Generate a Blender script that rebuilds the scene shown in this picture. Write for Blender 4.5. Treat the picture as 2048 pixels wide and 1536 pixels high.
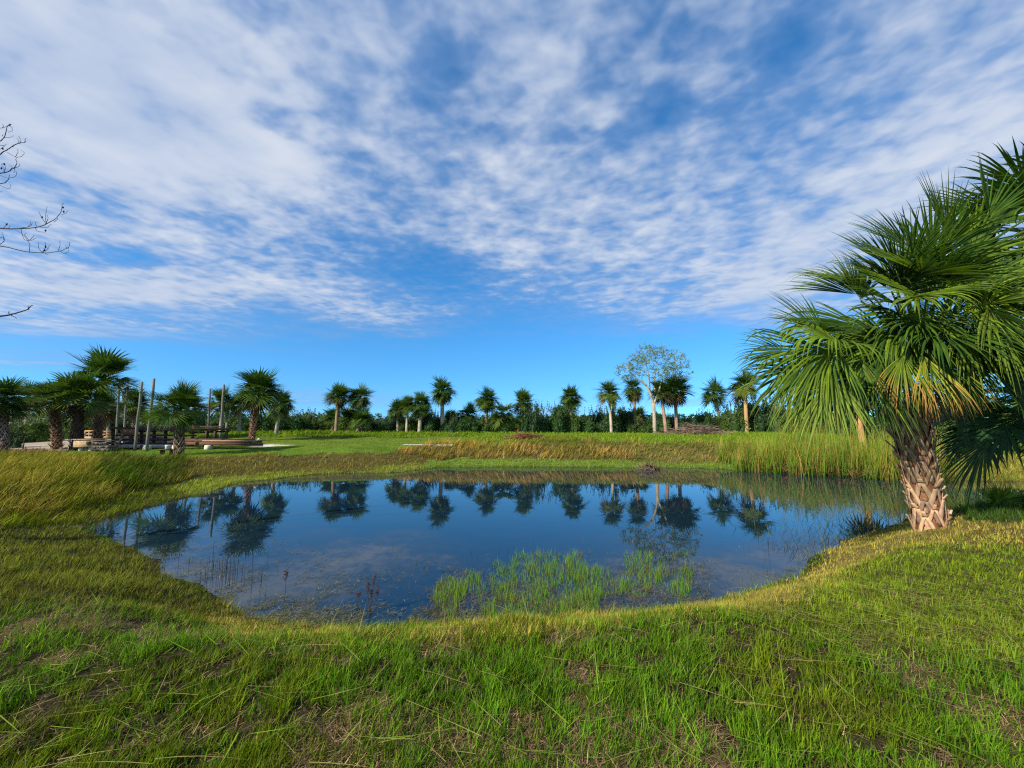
import bpy, math, random
import numpy as np
from mathutils import Vector
R_ = math.radians
rng = np.random.default_rng(7); random.seed(7)
for o in list(bpy.data.objects): bpy.data.objects.remove(o)
SC = bpy.context.scene
COL = SC.collection

# ---------------------------------------------------------------- camera
F = 780.0; HZ = 862.0; EYE = 2.2
PITCH = math.atan((HZ-768)/F); CP, SP = math.cos(PITCH), math.sin(PITCH)
cam = bpy.data.cameras.new('camera'); co = bpy.data.objects.new('camera', cam); COL.objects.link(co)
co.location = (0, 0, EYE); co.rotation_euler = (R_(90)+PITCH, 0, 0)
cam.lens = 36*F/2048; cam.sensor_width = 36; cam.clip_end = 6000; cam.clip_start = 0.05
SC.camera = co

# ---------------------------------------------------------------- sun, sky, exposure
SUN = np.array([-0.66, -0.52, 0.56]); SUN /= np.linalg.norm(SUN)
sl = bpy.data.lights.new('sun', 'SUN'); sl.energy = 5.0; sl.angle = R_(0.6); sl.color = (1.0, 0.92, 0.76)
so = bpy.data.objects.new('sun', sl); COL.objects.link(so)
so.rotation_euler = Vector(-SUN).to_track_quat('-Z', 'Y').to_euler()
SC.view_settings.view_transform = 'Standard'; SC.view_settings.look = 'None'
SC.view_settings.gamma = 1.0; SC.view_settings.use_curve_mapping = False
SC.view_settings.exposure = 0.55
SC.cycles.use_denoising = False; SC.cycles.filter_width = 1.2

def raydir(px, py):
    u = (np.asarray(px, float)-1024)/F; v = (768-np.asarray(py, float))/F
    return np.stack([u, CP-v*SP, SP+v*CP], -1)
def stereo(px, py):
    d = raydir(px, py); d = d/np.linalg.norm(d)
    return d[0]/(1+d[1]), d[2]/(1+d[1])

world = bpy.data.worlds.new('World'); SC.world = world; world.use_nodes = True
nt = world.node_tree; N = nt.nodes; L = nt.links; N.clear()
def nd(t, **kw):
    n = N.new(t)
    for k, v in kw.items(): setattr(n, k, v)
    return n
def setin(n, i, v):
    if isinstance(v, bpy.types.NodeSocket): L.new(v, n.inputs[i])
    else: n.inputs[i].default_value = v
def mth(op, a, b=0.0, c=0.0, clamp=False):
    n = nd('ShaderNodeMath', operation=op, use_clamp=clamp); setin(n, 0, a); setin(n, 1, b)
    if op in ('MULTIPLY_ADD',): setin(n, 2, c)
    return n.outputs[0]
def mrange(v, a, b, c, d, interp='SMOOTHSTEP'):
    n = nd('ShaderNodeMapRange', interpolation_type=interp)
    for i, x in enumerate((v, a, b, c, d)): setin(n, i, x)
    return n.outputs[0]
tc = nd('ShaderNodeTexCoord'); sep = nd('ShaderNodeSeparateXYZ'); L.new(tc.outputs['Generated'], sep.inputs[0])
dx, dy, dz = sep.outputs
sky = nd('ShaderNodeTexSky', sky_type='NISHITA', sun_disc=False, sun_elevation=math.asin(SUN[2]),
         sun_rotation=math.atan2(SUN[0], SUN[1]) % (2*math.pi), altitude=0, air_density=1.0, dust_density=0.2, ozone_density=4.0)
svz = mth('MULTIPLY_ADD', dz, 0.90, 0.09); svc = nd('ShaderNodeCombineXYZ'); L.new(dx, svc.inputs[0]); L.new(dy, svc.inputs[1]); L.new(svz, svc.inputs[2]); L.new(svc.outputs[0], sky.inputs[0])
hsv = nd('ShaderNodeHueSaturation'); hsv.inputs['Saturation'].default_value = 1.12; hsv.inputs['Value'].default_value = 1.62
tint = nd('ShaderNodeMixRGB', blend_type='MULTIPLY'); tint.inputs[0].default_value = 1.0; tint.inputs[2].default_value = (0.72, 1.02, 1.16, 1)
L.new(sky.outputs[0], tint.inputs[1]); L.new(tint.outputs[0], hsv.inputs['Color'])
zc = mth('MAXIMUM', dz, 0.03)
cx = mth('DIVIDE', dx, zc); cy = mth('DIVIDE', dy, zc)
cmb = nd('ShaderNodeCombineXYZ'); L.new(cx, cmb.inputs[0]); L.new(cy, cmb.inputs[1])
PV = cmb.outputs[0]
def noise(vec, scale, detail=4, rough=0.5, dist=0.0, lac=2.0):
    n = nd('ShaderNodeTexNoise'); L.new(vec, n.inputs['Vector'])
    n.inputs['Scale'].default_value = scale; n.inputs['Detail'].default_value = detail
    n.inputs['Roughness'].default_value = rough; n.inputs['Distortion'].default_value = dist
    return n.outputs['Fac']
mp = nd('ShaderNodeMapping'); mp.inputs['Rotation'].default_value = (0, 0, R_(24)); mp.inputs['Scale'].default_value = (1.0, 1.1, 1)
L.new(PV, mp.inputs[0]); PA = mp.outputs[0]
n_big = noise(PA, 1.7, 4, 0.5, 0.3)
n_mid = noise(PA, 6.4, 3, 0.45, 0.25)
n_fin = noise(PA, 16.0, 2, 0.45, 0.3)
# stereographic co-ordinates of the sky about the +Y horizon, for the large cloud masses
den = mth('MAXIMUM', mth('ADD', dy, 1.0), 0.05)
cs = nd('ShaderNodeCombineXYZ'); L.new(mth('DIVIDE', dx, den), cs.inputs[0]); L.new(mth('DIVIDE', dz, den), cs.inputs[1])
SV = cs.outputs[0]
def blob(px, py, rx, ry, rot, w):
    x0, z0 = stereo(px, py); x1, z1 = stereo(px+4, py); s = math.hypot(x1-x0, z1-z0)/4
    x2, z2 = stereo(px, py+4); s2 = math.hypot(x2-x0, z2-z0)/4
    base = math.atan2(z1-z0, x1-x0)
    m = nd('ShaderNodeMapping', vector_type='TEXTURE')
    m.inputs['Location'].default_value = (x0, z0, 0); m.inputs['Rotation'].default_value = (0, 0, base-R_(rot))
    m.inputs['Scale'].default_value = (rx*s, ry*s2, 1); L.new(SV, m.inputs[0])
    ln = nd('ShaderNodeVectorMath', operation='LENGTH'); L.new(m.outputs[0], ln.inputs[0])
    return mrange(ln.outputs['Value'], 0.0, 1.0, w, 0.0)
# (rot is clockwise on the picture, + = falls to the right)
BL = [(870, 545, 250, 85, 8, -.62), (1010, 640, 380, 70, 6, -.35), (690, 480, 130, 50, 20, -.22),
      (1400, 130, 470, 230, 35, -.16), (1330, 60, 190, 130, 0, -.22), (1580, 110, 160, 210, 20, -.24), (1300, 240, 170, 90, -30, -.26),
      (1500, 310, 90, 60, 0, -.18), (1200, 160, 130, 90, -40, -.14), (545, 245, 90, 55, 15, -.38), (900, 160, 90, 120, 20, -.22),
      (830, 215, 110, 50, -10, -.18), (612, 130, 60, 130, 0, -.12), (60, 365, 170, 38, 14, -.34), (230, 512, 170, 36, 4, -.40),
      (215, 420, 110, 28, 8, -.32), (410, 440, 150, 34, 18, -.26), (530, 20, 60, 60, 0, -.2), (780, 30, 50, 50, 0, -.15),
      (1120, 600, 200, 70, 0, -.16), (1480, 500, 90, 60, 0, -.12), (1150, 330, 60, 80, 0, -.1), (170, 100, 120, 90, 0, -.05),
      (250, 200, 600, 400, 10, .60), (260, 575, 520, 66, 3, .5), (560, 340, 170, 90, 10, .22), (740, 110, 190, 140, 0, .22),
      (1090, 120, 150, 200, -5, .20), (1700, 420, 420, 190, -42, .30), (1500, 590, 230, 170, -20, .32), (1980, 250, 240, 160, -20, .14),
      (60, 110, 180, 90, 15, .12), (1060, 350, 130, 70, 10, .16), (1450, 130, 120, 90, 0, .12), (1250, 480, 320, 120, 0, .10), (700, 615, 300, 40, 4, .12)]
acc = None
for b in BL:
    v = blob(*b); acc = v if acc is None else mth('ADD', acc, v)
bias = mth('ADD', acc, 0.60)
n_edge = noise(PA, 0.75, 3, 0.5, 0.2)
nsum = mth('ADD', mth('MULTIPLY', mth('SUBTRACT', n_big, 0.5), 0.8), mth('ADD', mth('MULTIPLY', mth('SUBTRACT', n_mid, 0.5), 0.9),
           mth('MULTIPLY', mth('SUBTRACT', n_fin, 0.5), 0.55)))
edge = mth('ADD', cy, mth('ADD', mth('ADD', mth('MULTIPLY', mth('SUBTRACT', n_big, 0.5), 1.6), mth('MULTIPLY', mth('SUBTRACT', n_edge, 0.5), 3.4)), mth('MULTIPLY', cx, 0.04)))
deck = mrange(edge, 2.9, 4.4, 1.0, 0.0)
dens = mth('MULTIPLY', mrange(mth('ADD', bias, nsum), -0.20, 1.05, 0.0, 1.0, 'SMOOTHSTEP'), deck)
# low streaks under the deck
ms = nd('ShaderNodeMapping'); ms.inputs['Scale'].default_value = (5.0, 60.0, 1); ms.inputs['Rotation'].default_value = (0, 0, R_(3)); L.new(SV, ms.inputs[0])
n_str = noise(ms.outputs[0], 1.0, 4, 0.55, 0.2)
WS = [(90, 655, 460, 40, 3, 1.0), (40, 715, 380, 40, 2, 1.1), (430, 690, 330, 22, 6, .45), (640, 815, 360, 50, 0, .75), (1400, 820, 400, 50, 0, .7), (1100, 825, 300, 40, 0, .5), (330, 800, 500, 60, 0, .5)]
wa = None
for b in WS:
    v = blob(*b); wa = v if wa is None else mth('ADD', wa, v)
wisp = mth('MULTIPLY', wa, mrange(n_str, 0.34, 0.66, 0.0, 1.0))
tot = mth('MAXIMUM', dens, mth('MULTIPLY', wisp, 1.0))
tot = mth('MULTIPLY', tot, mrange(dz, 0.0, 0.03, 0.0, 1.0))
tot = mth('MULTIPLY', tot, 0.93)
ramp = nd('ShaderNodeValToRGB'); e = ramp.color_ramp.elements
e[0].position = 0.25; e[0].color = (2.4, 3.7, 6.2, 1); e[1].position = 0.95; e[1].color = (6.3, 6.8, 7.7, 1)
shade = mth('ADD', mth('MULTIPLY', tot, 0.78), mth('ADD', mth('MULTIPLY', mth('SUBTRACT', n_mid, 0.5), 0.5), mth('MULTIPLY', mth('SUBTRACT', n_big, 0.5), 0.7)), clamp=True)
L.new(shade, ramp.inputs[0])
mix = nd('ShaderNodeMixRGB'); L.new(tot, mix.inputs[0]); L.new(hsv.outputs[0], mix.inputs[1]); L.new(ramp.outputs[0], mix.inputs[2])
bg = nd('ShaderNodeBackground'); bg.inputs[1].default_value = 0.076; L.new(mix.outputs[0], bg.inputs[0])
wo = nd('ShaderNodeOutputWorld'); L.new(bg.outputs[0], wo.inputs[0])

# ---------------------------------------------------------------- geometry helpers
def P(px, py, Y):
    d = raydir(px, py); return np.array([0, 0, EYE]) + d*(Y/d[1])
def G(px, py, z=0.0):
    d = raydir(px, py); t = (z-EYE)/d[..., 2]; return d*t[..., None] + np.array([0, 0, EYE])
def proj(X, Y, Z):
    Zc = Z-EYE; f = Y*CP+Zc*SP; v = -Y*SP+Zc*CP; f = np.where(f < 0.05, 0.05, f)
    return 1024+F*X/f, 768-F*v/f
def unit(v):
    v = np.asarray(v, float); return v/(np.linalg.norm(v)+1e-9)

def vnoise(x, y, seed=0):
    xi = np.floor(x).astype(np.int64); yi = np.floor(y).astype(np.int64); fx = x-xi; fy = y-yi
    fx = fx*fx*(3-2*fx); fy = fy*fy*(3-2*fy)
    def h(a, b):
        n = (a*374761393 + b*668265263 + seed*974634777) & 0xffffffff
        n = ((n ^ (n >> 13))*1274126177) & 0xffffffff
        return ((n ^ (n >> 16)) & 0xffff)/65535.0
    return (h(xi, yi)*(1-fx)+h(xi+1, yi)*fx)*(1-fy)+(h(xi, yi+1)*(1-fx)+h(xi+1, yi+1)*fx)*fy
def fbm(x, y, s=1.0, o=4, seed=0):
    a = 0; w = 0.5; t = 0
    for i in range(o):
        a = a+w*vnoise(x*s, y*s, seed+i); t += w; w *= .5; s *= 2.07
    return a/t

class B:
    def __init__(s): s.v = []; s.q = []; s.t = []; s.c = []; s.n = 0
    def add(s, v, q=None, t=None, c=(1, 1, 1)):
        v = np.asarray(v, float).reshape(-1, 3); c = np.asarray(c, float)
        if c.ndim == 1: c = np.tile(c, (len(v), 1))
        s.v.append(v); s.c.append(c)
        if q is not None and len(q): s.q.append(np.asarray(q, np.int64)+s.n)
        if t is not None and len(t): s.t.append(np.asarray(t, np.int64)+s.n)
        s.n += len(v)
    def mesh(s, name, mat, smooth=False):
        v = np.concatenate(s.v); c = np.concatenate(s.c)
        q = np.concatenate(s.q) if s.q else np.zeros((0, 4), np.int64)
        t = np.concatenate(s.t) if s.t else np.zeros((0, 3), np.int64)
        me = bpy.data.meshes.new(name)
        me.vertices.add(len(v)); me.vertices.foreach_set('co', v.astype(np.float32).ravel())
        nl = len(q)*4+len(t)*3; me.loops.add(nl)
        me.loops.foreach_set('vertex_index', np.concatenate([q.ravel(), t.ravel()]).astype(np.int32))
        me.polygons.add(len(q)+len(t))
        st = np.concatenate([np.arange(len(q))*4, len(q)*4+np.arange(len(t))*3]).astype(np.int32)
        me.polygons.foreach_set('loop_start', st)
        if smooth: me.polygons.foreach_set('use_smooth', np.ones(len(st), bool))
        a = me.attributes.new('col', 'FLOAT_COLOR', 'POINT')
        a.data.foreach_set('color', np.concatenate([c, np.ones((len(c), 1))], 1).astype(np.float32).ravel())
        me.update(calc_edges=True)
        for m in (mat if isinstance(mat, (list, tuple)) else [mat]): me.materials.append(m)
        return me
    def obj(s, name, mat, parent=None, smooth=False):
        o = bpy.data.objects.new(name, s.mesh(name, mat, smooth)); COL.objects.link(o)
        if parent is not None:
            o.parent = parent; o.matrix_parent_inverse.identity()
        return o
    def shift(s, d):
        s.v = [v-np.asarray(d) for v in s.v]; return s

def tag(o, label=None, cat=None, group=None, kind=None):
    if label: o['label'] = label
    if cat: o['category'] = cat
    if group: o['group'] = group
    if kind: o['kind'] = kind
    return o
def empty(name, loc, label, cat, group=None):
    o = bpy.data.objects.new(name, None); COL.objects.link(o); o.location = tuple(loc); o.empty_display_size = 0.2
    return tag(o, label, cat, group)

def tube(b, pts, rad, n=8, c=(1, 1, 1), cap=True, ru=None):
    pts = np.asarray(pts, float); m = len(pts); rad = np.broadcast_to(np.asarray(rad, float), (m,))
    T = np.gradient(pts, axis=0); T /= np.linalg.norm(T, axis=1)[:, None]+1e-9
    ref = np.array([0, 0, 1.]) if abs(T[0][2]) < .9 else np.array([1., 0, 0])
    U = np.cross(T, ref); U /= np.linalg.norm(U, axis=1)[:, None]+1e-9; W = np.cross(T, U)
    a = np.linspace(0, 2*np.pi, n, endpoint=False)
    rr = rad[:, None]*np.ones((1, n))
    if ru is not None: rr = rr*ru
    v = pts[:, None, :]+rr[..., None]*(np.cos(a)[None, :, None]*U[:, None, :]+np.sin(a)[None, :, None]*W[:, None, :])
    i = np.arange(m-1)[:, None]*n; j = np.arange(n)[None, :]; jn = (j+1) % n
    q = np.stack([i+j, i+jn, i+n+jn, i+n+j], -1).reshape(-1, 4)
    vv = v.reshape(-1, 3); t = None
    cc = np.asarray(c, float)
    if cc.ndim == 2: cc = np.repeat(cc, n, axis=0)
    if cap:
        vv = np.concatenate([vv, pts[:1], pts[-1:]]); k = m*n
        jj = np.arange(n); t = np.concatenate([np.stack([(jj+1) % n, jj, np.full(n, k)], -1), np.stack([(m-1)*n+jj, (m-1)*n+(jj+1) % n, np.full(n, k+1)], -1)])
        if cc.ndim == 2: cc = np.concatenate([cc, cc[:1], cc[-1:]])
    b.add(vv, q, t, cc)

def strap(b, pts, nrm, w, th, c=(1, 1, 1)):
    """flat bar swept along pts, nrm = outward normals, widths w, thickness th"""
    pts = np.asarray(pts, float); m = len(pts); nrm = np.asarray(nrm, float); w = np.broadcast_to(np.asarray(w, float), (m,)); th = np.broadcast_to(np.asarray(th, float), (m,))
    T = np.gradient(pts, axis=0); S = np.cross(T, nrm); S /= np.linalg.norm(S, axis=1)[:, None]+1e-9
    hw = (w/2)[:, None]; ht = (th/2)[:, None]
    v = np.stack([pts-S*hw-nrm*ht, pts+S*hw-nrm*ht, pts+S*hw*.82+nrm*ht, pts-S*hw*.82+nrm*ht], 1)
    i = np.arange(m-1)[:, None]*4; j = np.arange(4)[None, :]; jn = (j+1) % 4
    q = np.stack([i+j, i+jn, i+4+jn, i+4+j], -1).reshape(-1, 4)
    q = np.concatenate([q, [[3, 2, 1, 0]], [[(m-1)*4, (m-1)*4+1, (m-1)*4+2, (m-1)*4+3]]])
    b.add(v.reshape(-1, 3), q, None, c)

def box(b, c, s, rot=0.0, col=(1, 1, 1), tilt=0.0, bev=0.012):
    """bevelled box: centre c, size s, turned about z; tilt about its own long axis end"""
    hx, hy, hz = [x/2 for x in s]; k = min(bev, hx*.3, hy*.3, hz*.3)
    v = []
    for z, e in ((-hz, k), (-hz+k, 0), (hz-k, 0), (hz, k)):
        for sx, sy in ((-1, -1), (1, -1), (1, 1), (-1, 1)): v.append((sx*(hx-e), sy*(hy-e), z))
    v = np.array(v, float); ct, st = math.cos(tilt), math.sin(tilt)
    v = np.stack([v[:, 0]*ct-v[:, 2]*st, v[:, 1], v[:, 0]*st+v[:, 2]*ct], 1)
    cr, sr = math.cos(rot), math.sin(rot)
    v = np.stack([v[:, 0]*cr-v[:, 1]*sr, v[:, 0]*sr+v[:, 1]*cr, v[:, 2]], 1)+np.asarray(c)
    q = [[3, 2, 1, 0], [12, 13, 14, 15]]
    for r in range(3):
        for j in range(4): q.append([r*4+j, r*4+(j+1) % 4, r*4+4+(j+1) % 4, r*4+4+j])
    b.add(v, q, None, col)
def beam(b, p, q, w, h, col=(1, 1, 1)):
    p = np.asarray(p, float); q = np.asarray(q, float); d = q-p; Ln = np.linalg.norm(d)
    box(b, (p+q)/2, (Ln, w, h), math.atan2(d[1], d[0]), col, math.asin(np.clip(d[2]/Ln, -1, 1)))

def blades(b, base, h, w, az, lean, curve, ca, cb, seg=3, roll=None, zmin=None):
    """thin tapering grass blades; az = lean azimuth, lean = start tilt, curve = extra bend (rad)"""
    n = len(base); t = np.linspace(0, 1, seg+1)
    ld = np.stack([np.cos(az), np.sin(az), np.zeros(n)], 1)
    ro = az+np.pi/2 if roll is None else roll
    sd = np.stack([np.cos(ro), np.sin(ro), np.zeros(n)], 1)
    pos = base.copy(); V = []; C = []
    for k in range(seg+1):
        wk = w*(1-t[k]**1.6)*(0.75+0.25*math.sin(math.pi*min(1, t[k]*1.5)))+w*.04
        V.append(pos-sd*wk[:, None]/2); V.append(pos+sd*wk[:, None]/2)
        cc = ca*(1-t[k])+cb*t[k]; C.append(cc); C.append(cc)
        a = lean+curve*(t[k]+.5/seg)
        pos = pos+(h/seg)[:, None]*(ld*np.sin(a)[:, None]+np.array([0, 0, 1.])*np.cos(a)[:, None])
        if zmin is not None: pos[:, 2] = np.maximum(pos[:, 2], zmin)
    V = np.stack(V, 1).reshape(-1, 3); C = np.stack(C, 1).reshape(-1, 3)
    m = 2*(seg+1); i = np.arange(n)[:, None]*m; k = np.arange(seg)[None, :]*2
    q = np.stack([i+k, i+k+1, i+k+3, i+k+2], -1).reshape(-1, 4)
    b.add(V, q, None, C)

# ---------------------------------------------------------------- materials
def base_mat(name):
    m = bpy.data.materials.new(name); m.use_nodes = True; t = m.node_tree; t.nodes.clear(); return m, t
def mat_col(name, rough=0.6, nscale=8.0, namp=0.35, bump=0.0, trans=0.0, spec=0.4, tcol=(1.25, 1.35, 0.6), bscale=None, stretch=(1, 1, 1), base=None, detail=5, wave=None):
    m, t = base_mat(name); n = t.nodes; l = t.links
    out = n.new('ShaderNodeOutputMaterial'); pr = n.new('ShaderNodeBsdfPrincipled')
    pr.inputs['Roughness'].default_value = rough; pr.inputs['Specular IOR Level'].default_value = spec
    if base is None:
        at = n.new('ShaderNodeAttribute'); at.attribute_name = 'col'; src = at.outputs['Color']
    else:
        rg = n.new('ShaderNodeRGB'); rg.outputs[0].default_value = (*base, 1); src = rg.outputs[0]
    tcn = n.new('ShaderNodeTexCoord'); mpp = n.new('ShaderNodeMapping'); mpp.inputs['Scale'].default_value = stretch
    l.new(tcn.outputs['Object'], mpp.inputs[0])
    ns = n.new('ShaderNodeTexNoise'); ns.inputs['Scale'].default_value = nscale; ns.inputs['Detail'].default_value = detail; ns.inputs['Roughness'].default_value = 0.62
    l.new(mpp.outputs[0], ns.inputs['Vector'])
    mr = n.new('ShaderNodeMapRange'); l.new(ns.outputs['Fac'], mr.inputs[0]); mr.inputs[1].default_value = 0.3; mr.inputs[2].default_value = 0.7
    mr.inputs[3].default_value = 1-namp; mr.inputs[4].default_value = 1+namp
    vm = n.new('ShaderNodeVectorMath'); vm.operation = 'SCALE'; l.new(src, vm.inputs[0]); l.new(mr.outputs[0], vm.inputs['Scale'])
    l.new(vm.outputs[0], pr.inputs['Base Color'])
    if bump:
        nb = n.new('ShaderNodeTexNoise'); nb.inputs['Scale'].default_value = bscale or nscale*2; nb.inputs['Detail'].default_value = 6; nb.inputs['Roughness'].default_value = .65
        l.new(mpp.outputs[0], nb.inputs['Vector'])
        bp = n.new('ShaderNodeBump'); bp.inputs['Strength'].default_value = 1.0; bp.inputs['Distance'].default_value = bump; l.new(nb.outputs['Fac'], bp.inputs['Height']); l.new(bp.outputs[0], pr.inputs['Normal'])
    if trans > 0:
        tr = n.new('ShaderNodeBsdfTranslucent'); v2 = n.new('ShaderNodeVectorMath'); v2.operation = 'MULTIPLY'; l.new(vm.outputs[0], v2.inputs[0]); v2.inputs[1].default_value = tcol
        l.new(v2.outputs[0], tr.inputs['Color']); mx = n.new('ShaderNodeMixShader'); mx.inputs[0].default_value = trans
        l.new(pr.outputs[0], mx.inputs[1]); l.new(tr.outputs[0], mx.inputs[2]); l.new(mx.outputs[0], out.inputs[0])
    else: l.new(pr.outputs[0], out.inputs[0])
    return m
M_ground = mat_col('ground_soil', 0.9, 14, 0.45, 0.03, 0, 0.03, bscale=30)
M_grass = mat_col('grass_blade', 0.6, 3.0, 0.22, 0, 0.32, 0.08)
M_dry = mat_col('dry_grass', 0.7, 2.5, 0.25, 0, 0.25, 0.06, tcol=(1.1, 1.0, 0.7))
M_frond = mat_col('palm_frond', 0.5, 6.0, 0.25, 0, 0.24, 0.13)
M_leaf = mat_col('shrub_leaf', 0.55, 3.0, 0.25, 0, 0.18, 0.22)
M_boot = mat_col('palm_boot', 0.8, 22, 0.30, 0.0025, 0, 0.2, stretch=(1, 1, .35))
M_trunk = mat_col('palm_trunk', 0.85, 7, 0.30, 0.02, 0, 0.15, stretch=(1, 1, 3.5), bscale=9)
M_bark = mat_col('bark', 0.85, 9, 0.30, 0.012, 0, 0.15, stretch=(1, 1, .5))
M_wood = mat_col('weathered_timber', 0.8, 6, 0.40, 0.006, 0, 0.15, stretch=(1, 6, 6))
M_conc = mat_col('concrete', 0.9, 14, 0.18, 0.004, 0, 0.2)

def water_mat():
    m, t = base_mat('pond_water'); n = t.nodes; l = t.links
    out = n.new('ShaderNodeOutputMaterial'); pr = n.new('ShaderNodeBsdfPrincipled')
    pr.inputs['Base Color'].default_value = (0.006, 0.018, 0.034, 1); pr.inputs['Roughness'].default_value = 0.012; pr.inputs['IOR'].default_value = 1.45
    tcn = n.new('ShaderNodeTexCoord'); mpp = n.new('ShaderNodeMapping'); mpp.inputs['Scale'].default_value = (1.0, 1.0, 1)
    l.new(tcn.outputs['Object'], mpp.inputs[0])
    ns = n.new('ShaderNodeTexNoise'); ns.inputs['Scale'].default_value = 2.2; ns.inputs['Detail'].default_value = 2; l.new(mpp.outputs[0], ns.inputs['Vector'])
    bp = n.new('ShaderNodeBump'); bp.inputs['Strength'].default_value = 1.0; bp.inputs['Distance'].default_value = 0.0009; l.new(ns.outputs['Fac'], bp.inputs['Height'])
    l.new(bp.outputs[0], pr.inputs['Normal']); l.new(pr.outputs[0], out.inputs[0]); return m
M_water = water_mat()

# ---------------------------------------------------------------- pond outline and terrain
near_px = [(180, 1054), (205, 1070), (228, 1083), (262, 1098), (310, 1122), (332, 1150), (395, 1180), (450, 1210), (520, 1238), (600, 1250), (720, 1256), (850, 1252),
           (1000, 1243), (1130, 1236), (1260, 1222), (1380, 1208), (1480, 1192), (1560, 1168), (1610, 1140), (1650, 1108), (1700, 1080), (1760, 1060), (1820, 1040), (1900, 1026), (2048, 1012), (2300, 1000), (2700, 990)]
far_px = [(2700, 968), (2300, 966), (2048, 964), (1900, 962), (1800, 958), (1700, 953), (1600, 948), (1500, 941), (1400, 937), (1250, 935), (1050, 934), (900, 934), (860, 937), (790, 946),
          (690, 947), (600, 952), (540, 960), (480, 966), (420, 984), (360, 998), (300, 1014), (245, 1028), (200, 1040)]
def spline(pts, k=5):
    p = np.asarray(pts, float); n = len(p); o = []
    for i in range(n):
        a, b_, c, d = p[(i-1) % n], p[i], p[(i+1) % n], p[(i+2) % n]
        for s in range(k):
            t = s/k; o.append(.5*((2*b_)+(-a+c)*t+(2*a-5*b_+4*c-d)*t*t+(-a+3*b_-3*c+d)*t**3))
    return np.array(o)
sp = np.array(near_px+far_px, float); SH = G(sp[:, 0], sp[:, 1])[:, :2]; SH = spline(SH, 4)
SA = SH; SBv = np.roll(SH, -1, 0)-SH; SL2 = (SBv**2).sum(1)+1e-12
def shore_d(x, y):
    """signed distance to the pond edge: + on land"""
    x = np.asarray(x, float).ravel(); y = np.asarray(y, float).ravel(); out = np.empty(len(x))
    for s in range(0, len(x), 40000):
        X = x[s:s+40000, None]; Y = y[s:s+40000, None]
        dx_ = X-SA[:, 0]; dy_ = Y-SA[:, 1]; t = np.clip((dx_*SBv[:, 0]+dy_*SBv[:, 1])/SL2, 0, 1)
        d = np.sqrt(((dx_-t*SBv[:, 0])**2+(dy_-t*SBv[:, 1])**2).min(1))
        y2 = SA[:, 1]+SBv[:, 1]; cr = ((SA[:, 1] > Y) != (y2 > Y)) & (X < SBv[:, 0]*(Y-SA[:, 1])/(SBv[:, 1]+1e-12)+SA[:, 0])
        out[s:s+40000] = np.where(cr.sum(1) % 2 == 1, -d, d)
    return out
CT = [(0, 0, .6), (-4, 1, .62), (4, 1, .6), (0, 3, .58), (-3, 3.5, .55), (3, 3.5, .6), (-8, 3, .66), (-12, 6, .68), (7.15, 6.7, .67), (9, 5, .75), (6, 4, .66), (14, 8, .8), (12, 3, .8), (0, -10, .6), (-14, -5, .7), (14, -6, .8), (-9, 9, .5), (20, 6, .9), (-30, 0, .9), (35, 0, 1.)]
CQ = [(100, 950, 13), (100, 925, 18), (400, 922, 20), (150, 903, 25), (50, 890, 30), (0, 884, 40), (300, 903, 25.5), (357, 909, 23.8), (430, 899.5, 27), (520, 898, 27.3), (300, 896, 28.5), (600, 915, 22), (505, 882, 31), (440, 875, 33), (250, 880, 34), (700, 893, 27), (840, 888, 30),
      (600, 864, 45), (850, 866, 45), (1024, 869, 38), (1100, 889, 27), (1300, 885, 28), (1300, 868, 42), (1600, 869, 38), (1950, 925, 20), (1950, 896, 28), (2400, 930, 20), (1700, 890, 27), (1900, 870, 40), (-400, 930, 20), (-400, 885, 35), (200, 866, 45)]
for a, b_, c in CQ:
    p = P(a, b_, c); CT.append((p[0], p[1], p[2]))
for a in range(0, 360, 24): CT.append((110*math.cos(R_(a)), 20+95*math.sin(R_(a)), 2.0 if math.sin(R_(a)) > -.2 else 1.2))
CT = np.array(CT)
def rphi(d2): return -np.sqrt(d2+4.0)
_A = rphi(((CT[:, None, :2]-CT[None, :, :2])**2).sum(-1)); _w = np.linalg.solve(_A+np.eye(len(CT))*-.02, CT[:, 2]-1.0)
def zland(x, y):
    x = np.ravel(x); y = np.ravel(y); o = np.empty(len(x))
    for s in range(0, len(x), 50000):
        d2 = (x[s:s+50000, None]-CT[:, 0])**2+(y[s:s+50000, None]-CT[:, 1])**2; o[s:s+50000] = 1.0+rphi(d2)@_w
    r = np.hypot(x, y-20); k = np.clip((r-80)/40, 0, 1); o = o*(1-k)+2.02*k
    return np.clip(o, .25, 2.08)
def smooth(t): t = np.clip(t, 0, 1); return t*t*(3-2*t)
def terr(x, y):
    x = np.ravel(x); y = np.ravel(y); d = shore_d(x, y)
    d = d+(fbm(x, y, 1.3, 3, 5)-.5)*.35
    w = 1.5+3.2*smooth((y-6)/12)+1.5*smooth((-x-4)/6)*smooth((y-3)/3)
    z = zland(x, y)+(fbm(x, y, .8, 4, 11)-.5)*.07+(fbm(x, y, 5., 2, 17)-.5)*.03
    z = np.where(d > 0, .02+(z-.02)*smooth(d/w*.93+.03), np.maximum(-.5, d*.35))
    return z
gx = np.arange(-60, 60.01, .15); gy = np.arange(-4, 75, .15)
GX, GY = np.meshgrid(gx, gy); GZ = terr(GX, GY).reshape(GX.shape)
def gz(x, y):
    fx = np.clip((np.asarray(x, float)+60)/.15, 0, len(gx)-1.001); fy = np.clip((np.asarray(y, float)+4)/.15, 0, len(gy)-1.001)
    i = fx.astype(int); j = fy.astype(int); u = fx-i; v = fy-j
    return (GZ[j, i]*(1-u)+GZ[j, i+1]*u)*(1-v)+(GZ[j+1, i]*(1-u)+GZ[j+1, i+1]*u)*v
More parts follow.
